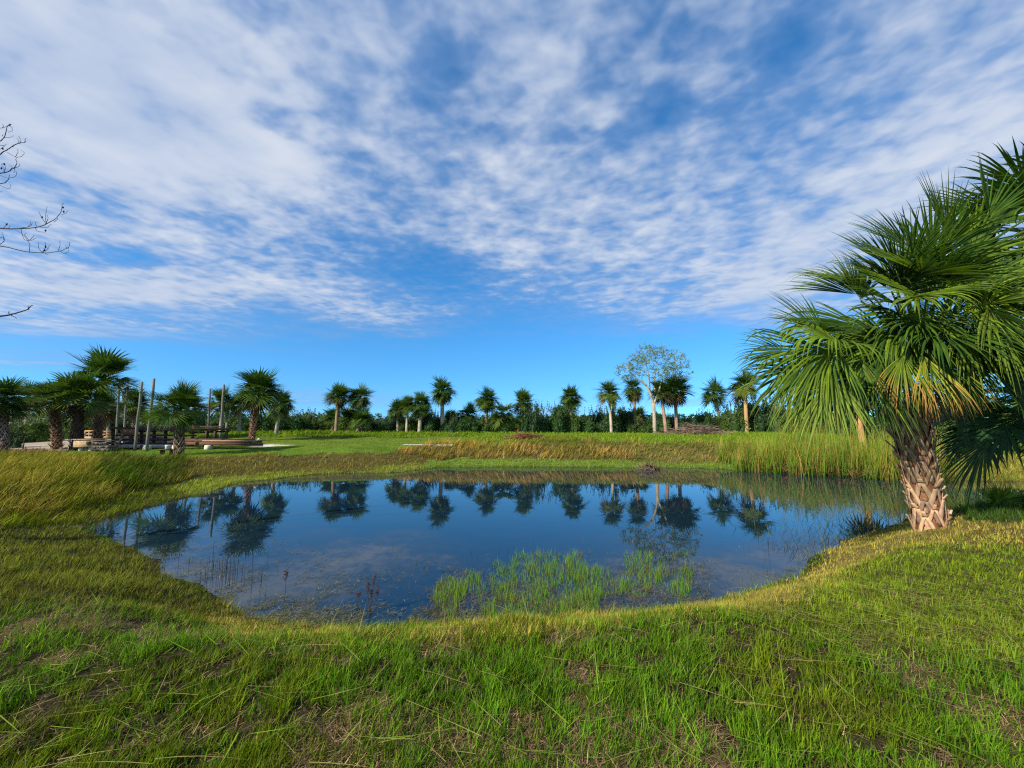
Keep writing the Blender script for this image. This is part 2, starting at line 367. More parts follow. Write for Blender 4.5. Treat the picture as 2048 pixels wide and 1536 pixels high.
def gpt(px, Y):
    x = P(px, HZ, Y)[0]
    for _ in range(4): x = (px-1024)/F*(Y*CP+(float(gz(x, Y))-EYE)*SP)
    return np.array([x, Y, float(gz(x, Y))])

# ---- ground cover regions (polygons drawn over the photo, projected on the ground): name: (poly, colA, colB, hmin, hmax, keep, widthscale, ground colour)
def S(*a): return tuple(c for c in a)
GR1 = (.046, .145, .006); GR2 = (.15, .265, .010); YG = (.24, .29, .03); OL = (.13, .14, .022); TAN = (.38, .28, .10); BRN = (.19, .11, .035); DG = (.035, .085, .012); GOLD = (.36, .25, .045); SOIL = (.085, .06, .032)
REG = [
 ('lawn', None, GR1, GR2, .045, .125, 1.0, 1.0, (.036, .032, .014)),
 ('rightlawn', [(1540, 1205), (1720, 1120), (1880, 1075), (2500, 1070), (2500, 1330), (1950, 1330), (1650, 1290), (1480, 1250)], (.10, .20, .008), (.24, .29, .015), .04, .10, 1.0, 1.0, (.07, .07, .022)),
 ('leftbank', [(-900, 1035), (100, 1050), (260, 1090), (340, 1150), (420, 1195), (540, 1240), (470, 1262), (330, 1235), (200, 1195), (0, 1205), (-900, 1240)], (.12, .17, .018), (.22, .20, .03), .05, .13, 1.0, .9, (.035, .035, .014)),
 ('shore_dry', [(430, 1232), (540, 1240), (700, 1252), (1000, 1240), (1380, 1205), (1560, 1165), (1650, 1100), (1720, 1065), (1850, 1030), (2400, 1020), (2400, 1085), (1960, 1085), (1820, 1095), (1700, 1150), (1560, 1215), (1350, 1245), (1000, 1270), (650, 1282), (430, 1268)], (.32, .33, .03), (.46, .33, .09), .04, .09, 1.0, .9, (.14, .11, .04)),
 ('leftmarsh', [(-900, 985), (330, 975), (450, 955), (560, 930), (620, 950), (400, 995), (250, 1030), (90, 1060), (-900, 1100)], (.30, .32, .025), (.17, .20, .02), .10, .28, 1.0, 1.0, (.06, .06, .02)),
 ('leftgold', [(-900, 900), (60, 905), (240, 915), (380, 925), (380, 960), (230, 990), (80, 1030), (-900, 1040)], (.18, .20, .02), (.38, .32, .06), .24, .58, 1.0, 1.0, (.05, .05, .018)),
 ('farleftstrip', [(330, 975), (450, 950), (560, 944), (700, 938), (860, 925), (880, 945), (690, 955), (560, 965), (400, 1010)], (.26, .36, .03), (.32, .36, .03), .08, .20, 1.0, 1.0, (.12, .12, .03)),
 ('leftdark', [(190, 912), (372, 915), (385, 950), (330, 972), (235, 982), (180, 950)], (.06, .105, .015), (.16, .17, .03), .28, .60, 1.0, 1.1, (.03, .04, .012)),
 ('heath', [(360, 922), (440, 910), (600, 912), (760, 903), (860, 905), (860, 925), (700, 940), (560, 946), (450, 955), (370, 950)], (.34, .22, .06), (.20, .23, .03), .08, .26, .9, 1.0, (.07, .06, .02)),
 ('mown', [(-300, 903), (230, 903), (330, 896), (900, 888), (860, 905), (600, 911), (440, 911), (330, 918), (150, 912), (-300, 912)], (.08, .22, .012), (.14, .26, .015), .03, .06, .9, 1.2, (.09, .15, .015)),
 ('mown2', [(500, 872), (1000, 874), (900, 892), (330, 897), (340, 890)], (.19, .28, .02), (.12, .26, .015), .03, .08, .9, 1.2, (.11, .15, .02)),
 ('edge', [(330, 845), (1100, 845), (1100, 868), (850, 874), (500, 876), (330, 874)], (.12, .23, .018), (.25, .29, .025), .15, .45, 1.0, 1.3, (.10, .15, .02)),
 ('upper', [(950, 866), (1700, 864), (1700, 888), (1450, 892), (1250, 888), (1000, 888), (930, 880)], (.13, .25, .015), (.22, .31, .02), .12, .30, 1.0, 1.2, (.11, .18, .02)),
 ('tangrass', [(780, 905), (850, 888), (1000, 886), (1280, 886), (1330, 900), (1300, 925), (1050, 921), (860, 923)], (.62, .38, .09), (.30, .23, .04), .25, .65, 1.0, 1.0, (.08, .06, .025)),
 ('mixed', [(1240, 888), (1500, 888), (1560, 910), (1500, 930), (1280, 930)], (.36, .24, .06), (.20, .25, .03), .20, .45, 1.0, 1.0, (.10, .08, .03)),
 ('tallmix', [(1000, 872), (1090, 872), (1250, 885), (1240, 897), (1050, 893)], (.26, .22, .04), (.17, .18, .03), .2, .4, 1.0, 1.0, (.10, .08, .03)),
 ('shorestrip', [(850, 919), (1050, 917), (1300, 923), (1480, 926), (1480, 945), (850, 945)], (.15, .27, .018), (.25, .31, .025), .10, .24, 1.0, 1.0, (.11, .16, .03)),
 ('rightfar', [(1800, 860), (2700, 860), (2700, 975), (1800, 965)], (.22, .28, .03), (.32, .24, .04), .15, .40, 1.0, 1.1, (.12, .12, .03)),
 ('rightshade', [(1890, 985), (2700, 975), (2700, 1035), (1930, 1042)], (.06, .12, .015), DG, .08, .22, 1.0, 1.0, (.05, .06, .02)),  # big palm's crown shadow put into the grass and soil colours
 ('sand', [(-900, 874), (60, 876), (235, 879), (240, 896), (120, 903), (-900, 905)], TAN, TAN, .02, .04, .04, 1.0, (.36, .30, .22)),
 ('purple', [(-900, 899), (80, 898), (130, 907), (60, 913), (-900, 914)], (.26, .17, .12), (.20, .13, .08), .1, .25, .9, 1.0, (.16, .11, .08)),
 ('sand2', [(765, 887.8), (905, 889.4), (905, 891.0), (770, 888.8)], TAN, TAN, .02, .04, .0, 1.0, (.62, .60, .52)),
 ('sand3', [(505, 889), (600, 889), (575, 892), (510, 893.5)], TAN, TAN, .02, .04, .0, 1.0, (.60, .56, .46)),
]
def inpoly(poly, x, y):
    p = np.asarray(poly, float); c = np.zeros(len(x), bool)
    for i in range(len(p)):
        x1, y1 = p[i]; x2, y2 = p[(i+1) % len(p)]
        if y1 == y2: continue
        c ^= ((y1 > y) != (y2 > y)) & (x < (x2-x1)*(y-y1)/(y2-y1)+x1)
    return c
def classify(x, y, z, jit=1.0):
    px, py = proj(x, y, z); px0, py0 = px, py; r = np.maximum(2, np.hypot(x, y))
    n1 = fbm(x, y, .6, 5, 31)-.5; n2 = fbm(x, y, .6, 5, 41)-.5+rng.normal(0, 1, len(x))*np.where(r < 10, .20, .07)
    px = px+n1*jit*260/np.sqrt(r); py = py+n2*jit*np.clip(420/r, 9, 75)
    k = np.zeros(len(x), int)
    for i, rg in enumerate(REG):
        if rg[0].startswith('sand'): px_, py_ = px0, py0+(py-py0)*.15
        else: px_, py_ = px, py
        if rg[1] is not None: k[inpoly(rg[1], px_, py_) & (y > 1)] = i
    return k
RA = np.array([r[2] for r in REG]); RB = np.array([r[3] for r in REG]); RH0 = np.array([r[4] for r in REG]); RH1 = np.array([r[5] for r in REG]); RK = np.array([r[6] for r in REG]); RW = np.array([r[7] for r in REG]); RG = np.array([r[8] for r in REG])
RN = {r[0]: i for i, r in enumerate(REG)}

def ground():
    n = 520
    s = np.linspace(-1, 1, n); xs = np.sinh(s*6.0)/np.sinh(6.0)*1500*1.0
    xs = np.sign(s)*(np.abs(s)*14+np.abs(s)**9*1700)*1.0
    s2 = np.linspace(0, 1, n); ys = -6+s2*34+s2**9*2200
    X, Y = np.meshgrid(xs, ys); x = X.ravel(); y = Y.ravel(); z = terr(x, y)
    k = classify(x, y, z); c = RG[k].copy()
    d = shore_d(x, y)
    lw = (k == 0)
    pt = smooth((fbm(x, y, 2.2, 3, 71)-.57)/.12)[:, None]
    c = np.where(lw[:, None], c*(1-pt)+np.array([.11, .085, .038])*pt, c)
    c = c*(.55+.9*fbm(x, y, 1.5, 4, 99))[:, None]
    wet = smooth((d+.1)/.35)[:, None]; c = c*wet+np.array([.03, .028, .018])*(1-wet)
    b = B(); i = np.arange(n-1)[:, None]*n+np.arange(n-1)[None, :]
    q = np.stack([i, i+1, i+n+1, i+n], -1).reshape(-1, 4)
    b.add(np.stack([x, y, z], 1), q, None, c)
    o = b.obj('ground', M_ground, smooth=True); tag(o, 'grassy ground around the pond with bare soil between the grass', 'ground', kind='structure')
ground()
b = B(); b.add([(-30, 1, 0), (60, 1, 0), (60, 32, 0), (-30, 32, 0)], [[0, 1, 2, 3]]); o = b.obj('pond_water', M_water)
tag(o, 'still dark pond water mirroring palms and blue sky', 'pond', kind='structure')

# ---------------------------------------------------------------- grass
def grass():
    n = 800000
    az = rng.uniform(R_(-57), R_(57), n); r = np.exp(np.where(rng.uniform(size=n) < .5, rng.uniform(np.log(1.7), np.log(7), n), rng.uniform(np.log(7), np.log(62), n)))
    x = r*np.sin(az); y = r*np.cos(az)
    # clumping: pull blades to tuft centres
    cell = .055*np.maximum(1, r/4)
    cell = .055*2.0**np.floor(np.log2(np.maximum(1, r/3))+rng.uniform(-.5, .5, len(x))); ix = np.floor(x/cell); iy = np.floor(y/cell)
    h1 = np.modf(np.abs(np.sin(ix*12.9898+iy*78.233+cell*50)*43758.5453))[0]; h2 = np.modf(np.abs(np.sin(ix*39.346+iy*11.135+cell*31)*24634.6345))[0]
    tx = (ix+h1)*cell; ty = (iy+h2)*cell
    cl = rng.uniform(0, .75, len(x)); x = x*(1-cl)+tx*cl; y = y*(1-cl)+ty*cl
    d = shore_d(x, y); z = gz(x, y); r = np.hypot(x, y)
    ok = (d > -.05) & (z > -.02); x, y, z, d, r = [a[ok] for a in (x, y, z, d, r)]
    k = classify(x, y, z)
    u = rng.uniform(size=len(x)); bare = smooth((fbm(x, y, 2.2, 3, 71)-.55)/.14)
    lw = (k == 0)
    ok = (u < RK[k]) & ~(lw & (rng.uniform(size=len(x)) < bare*.35)); ok &= ~(lw & (fbm(x, y, 9, 2, 77) > .62)) & ~((np.hypot(x, y) < 7) & (rng.uniform(size=len(x)) < .30))
    x, y, z, d, r, k, bare = [a[ok] for a in (x, y, z, d, r, k, bare)]; n = len(x); lw = (k == 0)
    u = rng.uniform(size=n)[:, None]; pn = fbm(x, y, 1.7, 3, 55)
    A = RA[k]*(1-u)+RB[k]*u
    pick = rng.uniform(size=n)
    dry = lw & ((pick < .20+.45*bare))
    h = RH0[k]+(RH1[k]-RH0[k])*rng.uniform(size=n)**1.5*(.5+.9*pn)
    A[dry] = np.array([.26, .19, .085])*rng.uniform(.6, 1.2, dry.sum())[:, None]; h[dry] *= .5
    gpatch = smooth((fbm(x, y, .55, 3, 91)-.42)/.2)[:, None]
    A = np.where((lw & ~dry)[:, None], A*(.80+.35*gpatch)+np.array([.05, .02, 0])*(1-gpatch), A)
    tuf = fbm(x, y, 7.0, 2, 13)[:, None]; A *= rng.uniform(.6, 1.3, n)[:, None]*(.45+1.1*tuf)
    h = h*(.6+.8*tuf[:, 0])
    A[:, 0] *= rng.uniform(.85, 1.2, n)
    w = (.0062*np.maximum(1, r/4.6)**.82)*RW[k]*rng.uniform(.45, 1.45, n)*np.where(h > .25, 1.1, 1)
    w = np.where(dry, w*.7, w)
    a = rng.uniform(0, 2*np.pi, n)
    tall = np.isin(k, [RN['leftgold'], RN['leftdark'], RN['tangrass'], RN['mixed'], RN['tallmix'], RN['leftmarsh'], RN['edge']])
    a = np.where(tall, rng.normal(0.15, .7, n), np.where(rng.uniform(size=n) < .45, rng.normal(.1, .8, n), a))
    lean = np.abs(rng.normal(.20, .22, n)); curve = np.abs(rng.normal(.5, .4, n))
    lean = np.where(tall, np.abs(rng.normal(.30, .18, n)), lean); curve = np.where(tall, np.abs(rng.normal(.75, .35, n)), curve)
    lean = np.where(dry, rng.uniform(.5, 1.3, n), lean)
    roll = a+np.pi/2+rng.normal(0, .6, n)
    base = np.stack([x, y, z-.01], 1)
    h = np.where(tall, h*(.55+.9*fbm(x, y, .9, 3, 23)), h)
    mixn = smooth((fbm(x, y, .8, 4, 29)-.42)/.16)[:, None]; fr_ = (r > 9)[:, None]
    A = np.where(fr_ & tall[:, None], A*(.62+.5*mixn)*np.array([1, 1, 1])+np.array([.0, .05, -.01])*(1-mixn), A*1.0); A = A.clip(.005, 1)
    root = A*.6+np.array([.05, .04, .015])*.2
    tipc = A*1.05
    m = 16000; a2 = rng.uniform(R_(-57), R_(57), m); r2 = rng.uniform(1.7, 4.2, m); x2 = r2*np.sin(a2); y2 = r2*np.cos(a2); g2 = fbm(x2, y2, 3.0, 3, 14); ok = (g2 > .47) & (shore_d(x2, y2) > .15); x2, y2 = x2[ok], y2[ok]; m = len(x2)
    big = B(); cc = np.array([.085, .21, .008])*rng.uniform(.5, 1.4, m)[:, None]; cc[:, 0] *= rng.uniform(.7, 1.7, m); aa = rng.uniform(0, 6.28, m)
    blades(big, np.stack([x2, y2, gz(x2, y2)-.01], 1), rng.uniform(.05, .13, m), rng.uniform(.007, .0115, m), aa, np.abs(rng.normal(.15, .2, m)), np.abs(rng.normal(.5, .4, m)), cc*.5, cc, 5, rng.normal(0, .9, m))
    tag(big.obj('broad_grass', M_grass), 'broader bright green grass tufts in the lawn nearest the viewer', 'grass', kind='stuff')
    for nm, sel, lab, cat, mt in (
        ('lawn_grass', np.isin(k, [RN['lawn'], RN['rightlawn'], RN['shore_dry'], RN['leftbank'], RN['rightshade']]), 'green lawn grass with dry tan patches along the near edge of the pond', 'grass', M_grass),
        ('tall_grass', np.isin(k, [RN['leftgold'], RN['leftdark'], RN['leftmarsh'], RN['purple']]), 'wind-bent golden and green marsh grass on the left bank of the pond', 'grass', M_dry),
        ('field_grass', ~np.isin(k, [RN['lawn'], RN['rightlawn'], RN['shore_dry'], RN['leftbank'], RN['rightshade'], RN['leftgold'], RN['leftdark'], RN['leftmarsh'], RN['purple']]), 'green and tan grass of the field on the far bank below the palms', 'grass', M_grass)):
        for near, sg in ((True, 4), (False, 3)):
            pass
        bb = B(); nr = sel & (r < 5); fr = sel & (r >= 5)
        for s_, sg in ((nr, 4), (fr, 3)):
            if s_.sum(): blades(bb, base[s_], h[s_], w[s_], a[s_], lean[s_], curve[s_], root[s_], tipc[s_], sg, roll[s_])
        tag(bb.obj(nm, mt), lab, cat, kind='stuff')
grass()

def clippings():
    bb = B(); n = 330
    px = rng.uniform(-50, 2100, n); py = rng.uniform(1180, 1560, n)
    n2 = 520; px = np.concatenate([px, rng.normal(1850, 200, n2)]); py = np.concatenate([py, rng.normal(1225, 55, n2)])
    p = G(px, py, .62); ok = (p[:, 1] > 1.2) & (p[:, 1] < 9); p = p[ok]; d = shore_d(p[:, 0], p[:, 1]); p = p[d > -.02]; n = len(p)
    right = p[:, 0] > 2.0
    a = np.where(right, rng.normal(R_(155), .35, n), rng.uniform(0, 2*np.pi, n)); a = np.where(rng.uniform(size=n) < .25, rng.uniform(0, 2*np.pi, n), a)
    h = rng.uniform(.14, .48, n); z = gz(p[:, 0], p[:, 1])+rng.uniform(.03, .085, n)
    c = np.where((rng.uniform(size=n) < .45)[:, None], np.array([.36, .31, .10]), np.array([.22, .34, .03]))*rng.uniform(.7, 1.15, n)[:, None]
    blades(bb, np.stack([p[:, 0], p[:, 1], z], 1), h, rng.uniform(.003, .0065, n), a, rng.uniform(1.35, 1.55, n), rng.uniform(-.12, .25, n), c, c*.95, 4, a+np.pi/2+rng.normal(0, .3, n))
    m = 90000; a_ = rng.uniform(R_(-57), R_(57), m); r_ = np.exp(rng.uniform(np.log(1.7), np.log(6.5), m)); x = r_*np.sin(a_); y = r_*np.cos(a_)
    bare = smooth((fbm(x, y, 2.2, 3, 71)-.50)/.12); ok = (rng.uniform(size=m) < .3+.7*bare) & (shore_d(x, y) > .02); x, y = x[ok], y[ok]; m = len(x)
    c = np.array([.30, .20, .10])*np.exp(rng.normal(-.35, .5, m))[:, None]
    blades(bb, np.stack([x, y, gz(x, y)+rng.uniform(0, .015, m)], 1), rng.uniform(.03, .09, m), rng.uniform(.003, .006, m), rng.uniform(0, 6.28, m), rng.uniform(1.1, 1.5, m), rng.uniform(-.2, .4, m), c, c, 2)
    tag(bb.obj('cut_grass_stems', M_dry), 'long pale grass stems lying flat on the lawn', 'grass', kind='stuff')
clippings()

# ---------------------------------------------------------------- reeds, emergent grass, floating litter
def reeds():
    bb = B(); n = 9500
    px = rng.uniform(1465, 1905, n); t = (px-1465)/440
    row = np.interp(px, [1465, 1500, 1600, 1700, 1800, 1905], [940, 941, 948, 953, 959, 962])
    p = G(px, row+rng.normal(0, 1.5, n)); off = rng.uniform(-.5, 3.0, n); p[:, 1] += off; p[:, 0] += off*.2
    cl = fbm(p[:, 0], p[:, 1], 1.6, 2, 8); ok = cl > .40; p = p[ok]; n = len(p); z = np.maximum(gz(p[:, 0], p[:, 1]), -.05); p[:, 2] = z
    h = rng.uniform(.8, 2.4, n)*(.40+1.35*fbm(p[:, 0], p[:, 1]*.3, 1.1, 3, 83))*np.interp(p[:, 0]/p[:, 1], [(1465-1024)/F, (1530-1024)/F, (1600-1024)/F], [.55, .8, 1.0])
    a = rng.normal(0, 1.0, n)+np.where(rng.uniform(size=n) < .3, np.pi, 0)
    lean = np.abs(rng.normal(.10, .10, n)); cur = np.abs(rng.normal(.35, .35, n))
    br = rng.uniform(size=n); ca = np.where((br < .25)[:, None], [.30, .18, .07], [.085, .22, .018])*rng.uniform(.7, 1.25, n)[:, None]
    cb = np.where((br < .5)[:, None], [.46, .34, .06], [.17, .32, .025])*rng.uniform(.7, 1.2, n)[:, None]
    sh = (.55+.9*fbm(p[:, 0], p[:, 1], 2.3, 2, 84))[:, None]
    blades(bb, p, h, rng.uniform(.014, .034, n), a, lean, cur, ca*.7*sh, cb*sh, 6)
    # fallen straw at the waterline
    m = 1500; px = rng.uniform(1480, 1900, m); row = np.interp(px, [1465, 1500, 1600, 1700, 1800, 1905], [940, 941, 948, 953, 959, 962]); p = G(px, row+rng.uniform(-3, 2.5, m)); p[:, 2] = rng.uniform(.02, .28, m)
    c = np.array([.33, .20, .10])*rng.uniform(.5, 1.5, m)[:, None]
    blades(bb, p, rng.uniform(.4, 1.2, m), rng.uniform(.01, .02, m), rng.uniform(0, 6.28, m), rng.uniform(.7, 1.5, m), rng.uniform(0, .8, m), c, c, 4, zmin=.01)
    tag(bb.obj('cattails', M_grass), 'dense stand of cattails with yellow tips and fallen straw at the right of the far bank', 'reeds', kind='stuff')
reeds()
def emergent():
    bb = B(); n = 17000
    px = rng.uniform(850, 1400, n); py = rng.uniform(1105, 1242, n)
    f = fbm(px, py, .018, 3, 21)+.25*np.exp(-((px-1060)/120)**2-((py-1150)/45)**2)+.12*np.exp(-((px-1200)/200)**2-((py-1190)/40)**2)
    left = np.interp(py, [1105, 1130, 1160, 1200, 1242], [1000, 960, 880, 860, 900]); right = np.interp(py, [1105, 1180, 1242], [1390, 1385, 1340])
    ok = (f > .485) & (px > left) & (px < right); px, py = px[ok], py[ok]; p = G(px, py); n = len(p)
    p[:, 2] = -.02; h = rng.uniform(.03, .14, n)*(.15+1.6*fbm(px, py, .05, 2, 22)); c = np.where((rng.uniform(size=n) < .25)[:, None], [.22, .15, .05], [.15, .34, .02])*rng.uniform(.6, 1.3, n)[:, None]
    blades(bb, p, h, rng.uniform(.0035, .007, n), rng.uniform(0, 6.28, n), np.abs(rng.normal(.06, .1, n)), np.abs(rng.normal(.12, .2, n)), c*.55, c*1.15, 3, rng.normal(0, .5, n))
    # sparse outliers
    m = 240; px = rng.uniform(760, 1640, m); py = rng.uniform(1085, 1230, m); p = G(px, py); d = shore_d(p[:, 0], p[:, 1]); p = p[d < -.05]; m = len(p); p[:, 2] = -.01; c = np.tile([.09, .12, .03], (m, 1))
    blades(bb, p, rng.uniform(.04, .16, m), rng.uniform(.003, .006, m), rng.uniform(0, 6.28, m), np.abs(rng.normal(.2, .3, m)), rng.uniform(0, .5, m), c, c, 3)
    tag(bb.obj('emergent_grass', M_grass), 'bright green grass tufts standing in the shallow water near the lawn', 'water grass', kind='stuff')
emergent()
def litter():
    bb = B(); n = 90000
    _p = G(rng.uniform(150, 1700, n), 1262-185*rng.uniform(size=n)**1.3); x = _p[:, 0]; y = _p[:, 1]; d = -shore_d(x, y); px, py = proj(x, y, 0*x)
    wdt = np.interp(px, [100, 300, 500, 900, 1400, 1500, 1650, 1800], [1.3, .9, 1.3, .8, .9, .35, .75, 1.6])*(.3+1.3*fbm(x, y, 1.3, 3, 66))
    pr = np.exp(-np.maximum(0, d)/np.maximum(.05, wdt)*1.4)*np.where(fbm(x, y, 2.6, 3, 67) > .47, 1, .10)
    near = (y < 9.5)
    ok = (d > -.12) & (rng.uniform(size=n) < pr) & near & ~((px < 900) & (y > 8.6)); x, y = x[ok], y[ok]; n = len(x)
    c = np.where((rng.uniform(size=n) < .35)[:, None], [.22, .20, .10], [.10, .11, .05])*rng.uniform(.5, 1.4, n)[:, None]
    blades(bb, np.stack([x, y, rng.uniform(.003, .02, n)], 1), rng.uniform(.03, .12, n), rng.uniform(.003, .008, n), rng.uniform(0, 6.28, n), rng.uniform(1.25, 1.57, n), rng.uniform(-.1, .7, n), c, c, 3, zmin=.003)
    m = 9000; _p = G(rng.uniform(850, 1420, m), rng.uniform(1125, 1248, m)); ok = (fbm(_p[:, 0], _p[:, 1], 2.2, 3, 68) > .5) & (shore_d(_p[:, 0], _p[:, 1]) < 0); _p = _p[ok]; m = len(_p); _p[:, 2] = rng.uniform(.003, .03, m)
    c = np.array([.16, .13, .06])*rng.uniform(.3, 1.4, m)[:, None]
    blades(bb, _p, rng.uniform(.03, .13, m), rng.uniform(.003, .007, m), rng.uniform(0, 6.28, m), rng.uniform(.9, 1.57, m), rng.uniform(-.1, .8, m), c, c, 3, zmin=.003)
    # dark broken stems at the left
    m = 150; px = np.concatenate([rng.normal(440, 45, 90), rng.normal(1660, 60, 60)]); py = np.concatenate([rng.normal(1150, 22, 90), rng.normal(1085, 30, 60)])
    p = G(px, py); ok = (shore_d(p[:, 0], p[:, 1]) < .05); p = p[ok]; m = len(p); p[:, 2] = -.02; c = np.array([.05, .035, .03])*rng.uniform(.6, 1.6, m)[:, None]
    blades(bb, p, rng.uniform(.10, .45, m), rng.uniform(.004, .008, m), rng.uniform(0, 6.28, m), np.abs(rng.normal(.05, .12, m)), rng.normal(.05, .25, m), c, c, 5)
    # submerged-looking weeds behind the near palm
    m = 3800; x = rng.uniform(4.6, 13, m); y = rng.uniform(7, 12.5, m); d = -shore_d(x, y); ok = (d > 0) & (d < 2.2*rng.uniform(size=m)**1.3) & (x > 5.0); x, y = x[ok], y[ok]; m = len(x)
    c = np.array([.09, .12, .03])*rng.uniform(.5, 1.4, m)[:, None]
    blades(bb, np.stack([x, y, np.full(m, -.01)], 1), rng.uniform(.1, .42, m), rng.uniform(.006, .011, m), rng.normal(2.6, .9, m), rng.uniform(.3, 1.2, m), rng.uniform(0, .7, m), c, c*1.1, 4, zmin=.004)
    tag(bb.obj('water_weeds', M_dry), 'matted olive weeds and dead stems floating along the near shore', 'weeds', kind='stuff')
litter()
def seed_stalk(px, py, stems, label):
    p0 = G(np.array(px, float), np.array(py, float)); D = p0[1]; e = empty('seedhead_stalk', p0, label, 'weed', 'dried seedhead stalks in the shallows')
    for tx, ty in stems:
        q = P(tx, ty, D+random.uniform(-.04, .04))-p0; bb = B(); t = np.linspace(0, 1, 7)[:, None]
        pts = t*q+np.sin(t*3.1)*np.array([random.uniform(-.015, .015), 0, 0]); pts[0, 2] = -.05
        tube(bb, pts, np.linspace(.0035, .002, 7), 5, (.07, .045, .035)); st = bb.obj('stem', M_bark, e, True)
        bb = B()
        for k in range(34):
            s = random.uniform(.72, 1.02); c = q*s+np.array([random.gauss(0, .013), random.gauss(0, .013), random.gauss(0, .008)])
            dd = unit([random.gauss(0, 1), random.gauss(0, 1), random.gauss(.5, 1)])*random.uniform(.008, .02)
            tube(bb, [c-dd, c, c+dd], [.001, .005, .001], 5, (.075*random.uniform(.6, 1.5), .045, .035))
        bb.obj('seedhead', M_bark, st, True)
seed_stalk(740, 1228, [(736, 1165), (750, 1148), (757, 1175), (743, 1180)], 'clump of four brown seedheads standing in the water near the middle of the near shore')
seed_stalk(567, 1216, [(573, 1138)], 'lone thin dark reed stalk left of the seedhead clump in the shallows')
seed_stalk(715, 1204, [(716, 1186)], 'short dark stub just left of the seedhead clump')

# ---------------------------------------------------------------- palms
def fan(b, hub, axis, up, R, nl=40, seg=6, spread=2.1, droop=.8, wmax=None, vfold=True, ca=(.05, .12, .02), cb=(.07, .15, .02), tip=None, rnd=random, cup=.22):
    axis = unit(axis); up = np.asarray(up, float); up = unit(up-axis*np.dot(up, axis)); side = np.cross(axis, up)
    th = np.linspace(-spread, spread, nl)+np.array([rnd.gauss(0, .03 if vfold else .015) for _ in range(nl)])
    Ln = R*(.70+.30*np.cos(th*.75))*np.array([rnd.uniform(.80, 1.08) if rnd.random() < .93 else rnd.uniform(.35, .7) for _ in range(nl)])
    d = np.cos(th)[:, None]*axis+np.sin(th)[:, None]*side+cup*np.abs(np.sin(th))[:, None]*up
    d /= np.linalg.norm(d, axis=1)[:, None]
    pos = hub+axis*(R*.16*np.maximum(0, np.cos(th)))[:, None]
    wm = wmax if wmax else (2*spread/nl)*R*(.50 if vfold else .42)
    g = np.array([0, 0, -1.]); V = []; Cc = []; ts = np.linspace(0, 1, seg+1)
    dr = droop*np.array([rnd.uniform(.4, 1.7) for _ in range(nl)]); brk = np.array([rnd.uniform(.45, .9) for _ in range(nl)])
    cj = np.array([rnd.uniform(.75, 1.3) for _ in range(nl)]); mixu = np.array([rnd.random() for _ in range(nl)])
    ca = np.array(ca); cb = np.array(cb); base = (ca*(1-mixu[:, None])+cb*mixu[:, None])*cj[:, None]
    for k, t in enumerate(ts):
        w = wm*min(1, t/.40+.10)*(1 if t < .5 else max(.02, 1-((t-.5)/.5)**1.35))
        lat = np.cross(d, up); lat /= np.linalg.norm(lat, axis=1)[:, None]+1e-9; nr = np.cross(lat, d)
        c = base.copy()
        if tip is not None and t > tip[1]: f = min(1, (t-tip[1])/.35)*(mixu[:, None]*1.2).clip(0, 1); c = c*(1-f)+np.array(tip[0])*f
        if vfold: V += [pos-lat*w/2, pos+nr*w*.28, pos+lat*w/2]; Cc += [c, c*1.05, c]
        else: V += [pos-lat*w/2, pos+lat*w/2]; Cc += [c, c]
        if k < seg:
            pos = pos+d*(Ln/seg)[:, None]
            kk = dr*(t**1.5)*1.1/seg*3*.8+np.where(t > brk, dr*.5, 0)/seg*2.5
            d = d+g*kk[:, None]; d /= np.linalg.norm(d, axis=1)[:, None]
    r = 3 if vfold else 2; m = r*(seg+1)
    V = np.stack(V, 1).reshape(-1, 3); Cc = np.stack(Cc, 1).reshape(-1, 3)
    i = np.arange(nl)[:, None, None]*m+np.arange(seg)[None, :, None]*r+np.arange(r-1)[None, None, :]
    q = np.stack([i, i+1, i+r+1, i+r], -1).reshape(-1, 4)
    b.add(V, q, None, Cc)

def crown_mesh(name, seed, nf=34, emin=-55, emax=85, nl=22, seg=4, pet=.42, blade=.62, droop=.9, dead=4, cg=(.034, .085, .016), cy=(.10, .145, .02)):
    rnd = random.Random(seed); b = B()
    for i in range(nf):
        t = (i+.5)/nf; el = R_(emax+(emin-emax)*t**1.05+rnd.gauss(0, 13)); az = i*2.39996+rnd.gauss(0, .2)
        h = np.array([math.cos(az), math.sin(az), 0]); z = np.array([0, 0, 1.])
        d0 = h*math.cos(el)+z*math.sin(el); pl = pet*rnd.uniform(.4, 1.15)*(.75 if el > R_(60) else 1)
        hub = d0*pl+z*(-.10*pl*math.cos(el)); el2 = el-R_(rnd.uniform(0, 46))-.12*math.cos(el)
        ax = h*math.cos(el2)+z*math.sin(el2); up = -h*math.sin(el2)+z*math.cos(el2)
        isdead = i >= nf-dead
        y = rnd.random()*.6+t*.3
        a_ = np.array(cg)*(1-y*.6)+np.array(cy)*y*.6; b_ = np.array(cg)*(1-y)+np.array(cy)*y
        if isdead: a_ = np.array([.10, .065, .03]); b_ = np.array([.17, .11, .05])
        pm = d0*pl*.5+z*.02
        tube(b, [np.zeros(3), pm, hub], [.016, .012, .008], 4, a_*1.3, cap=False)
        fan(b, hub, ax, up, blade*rnd.uniform(.85, 1.12), nl, seg, 1.95, droop*rnd.uniform(.6, 1.3)*(1.6 if isdead else 1), None, False, a_, b_, None, rnd, .28)
    return b.mesh(name, M_frond)
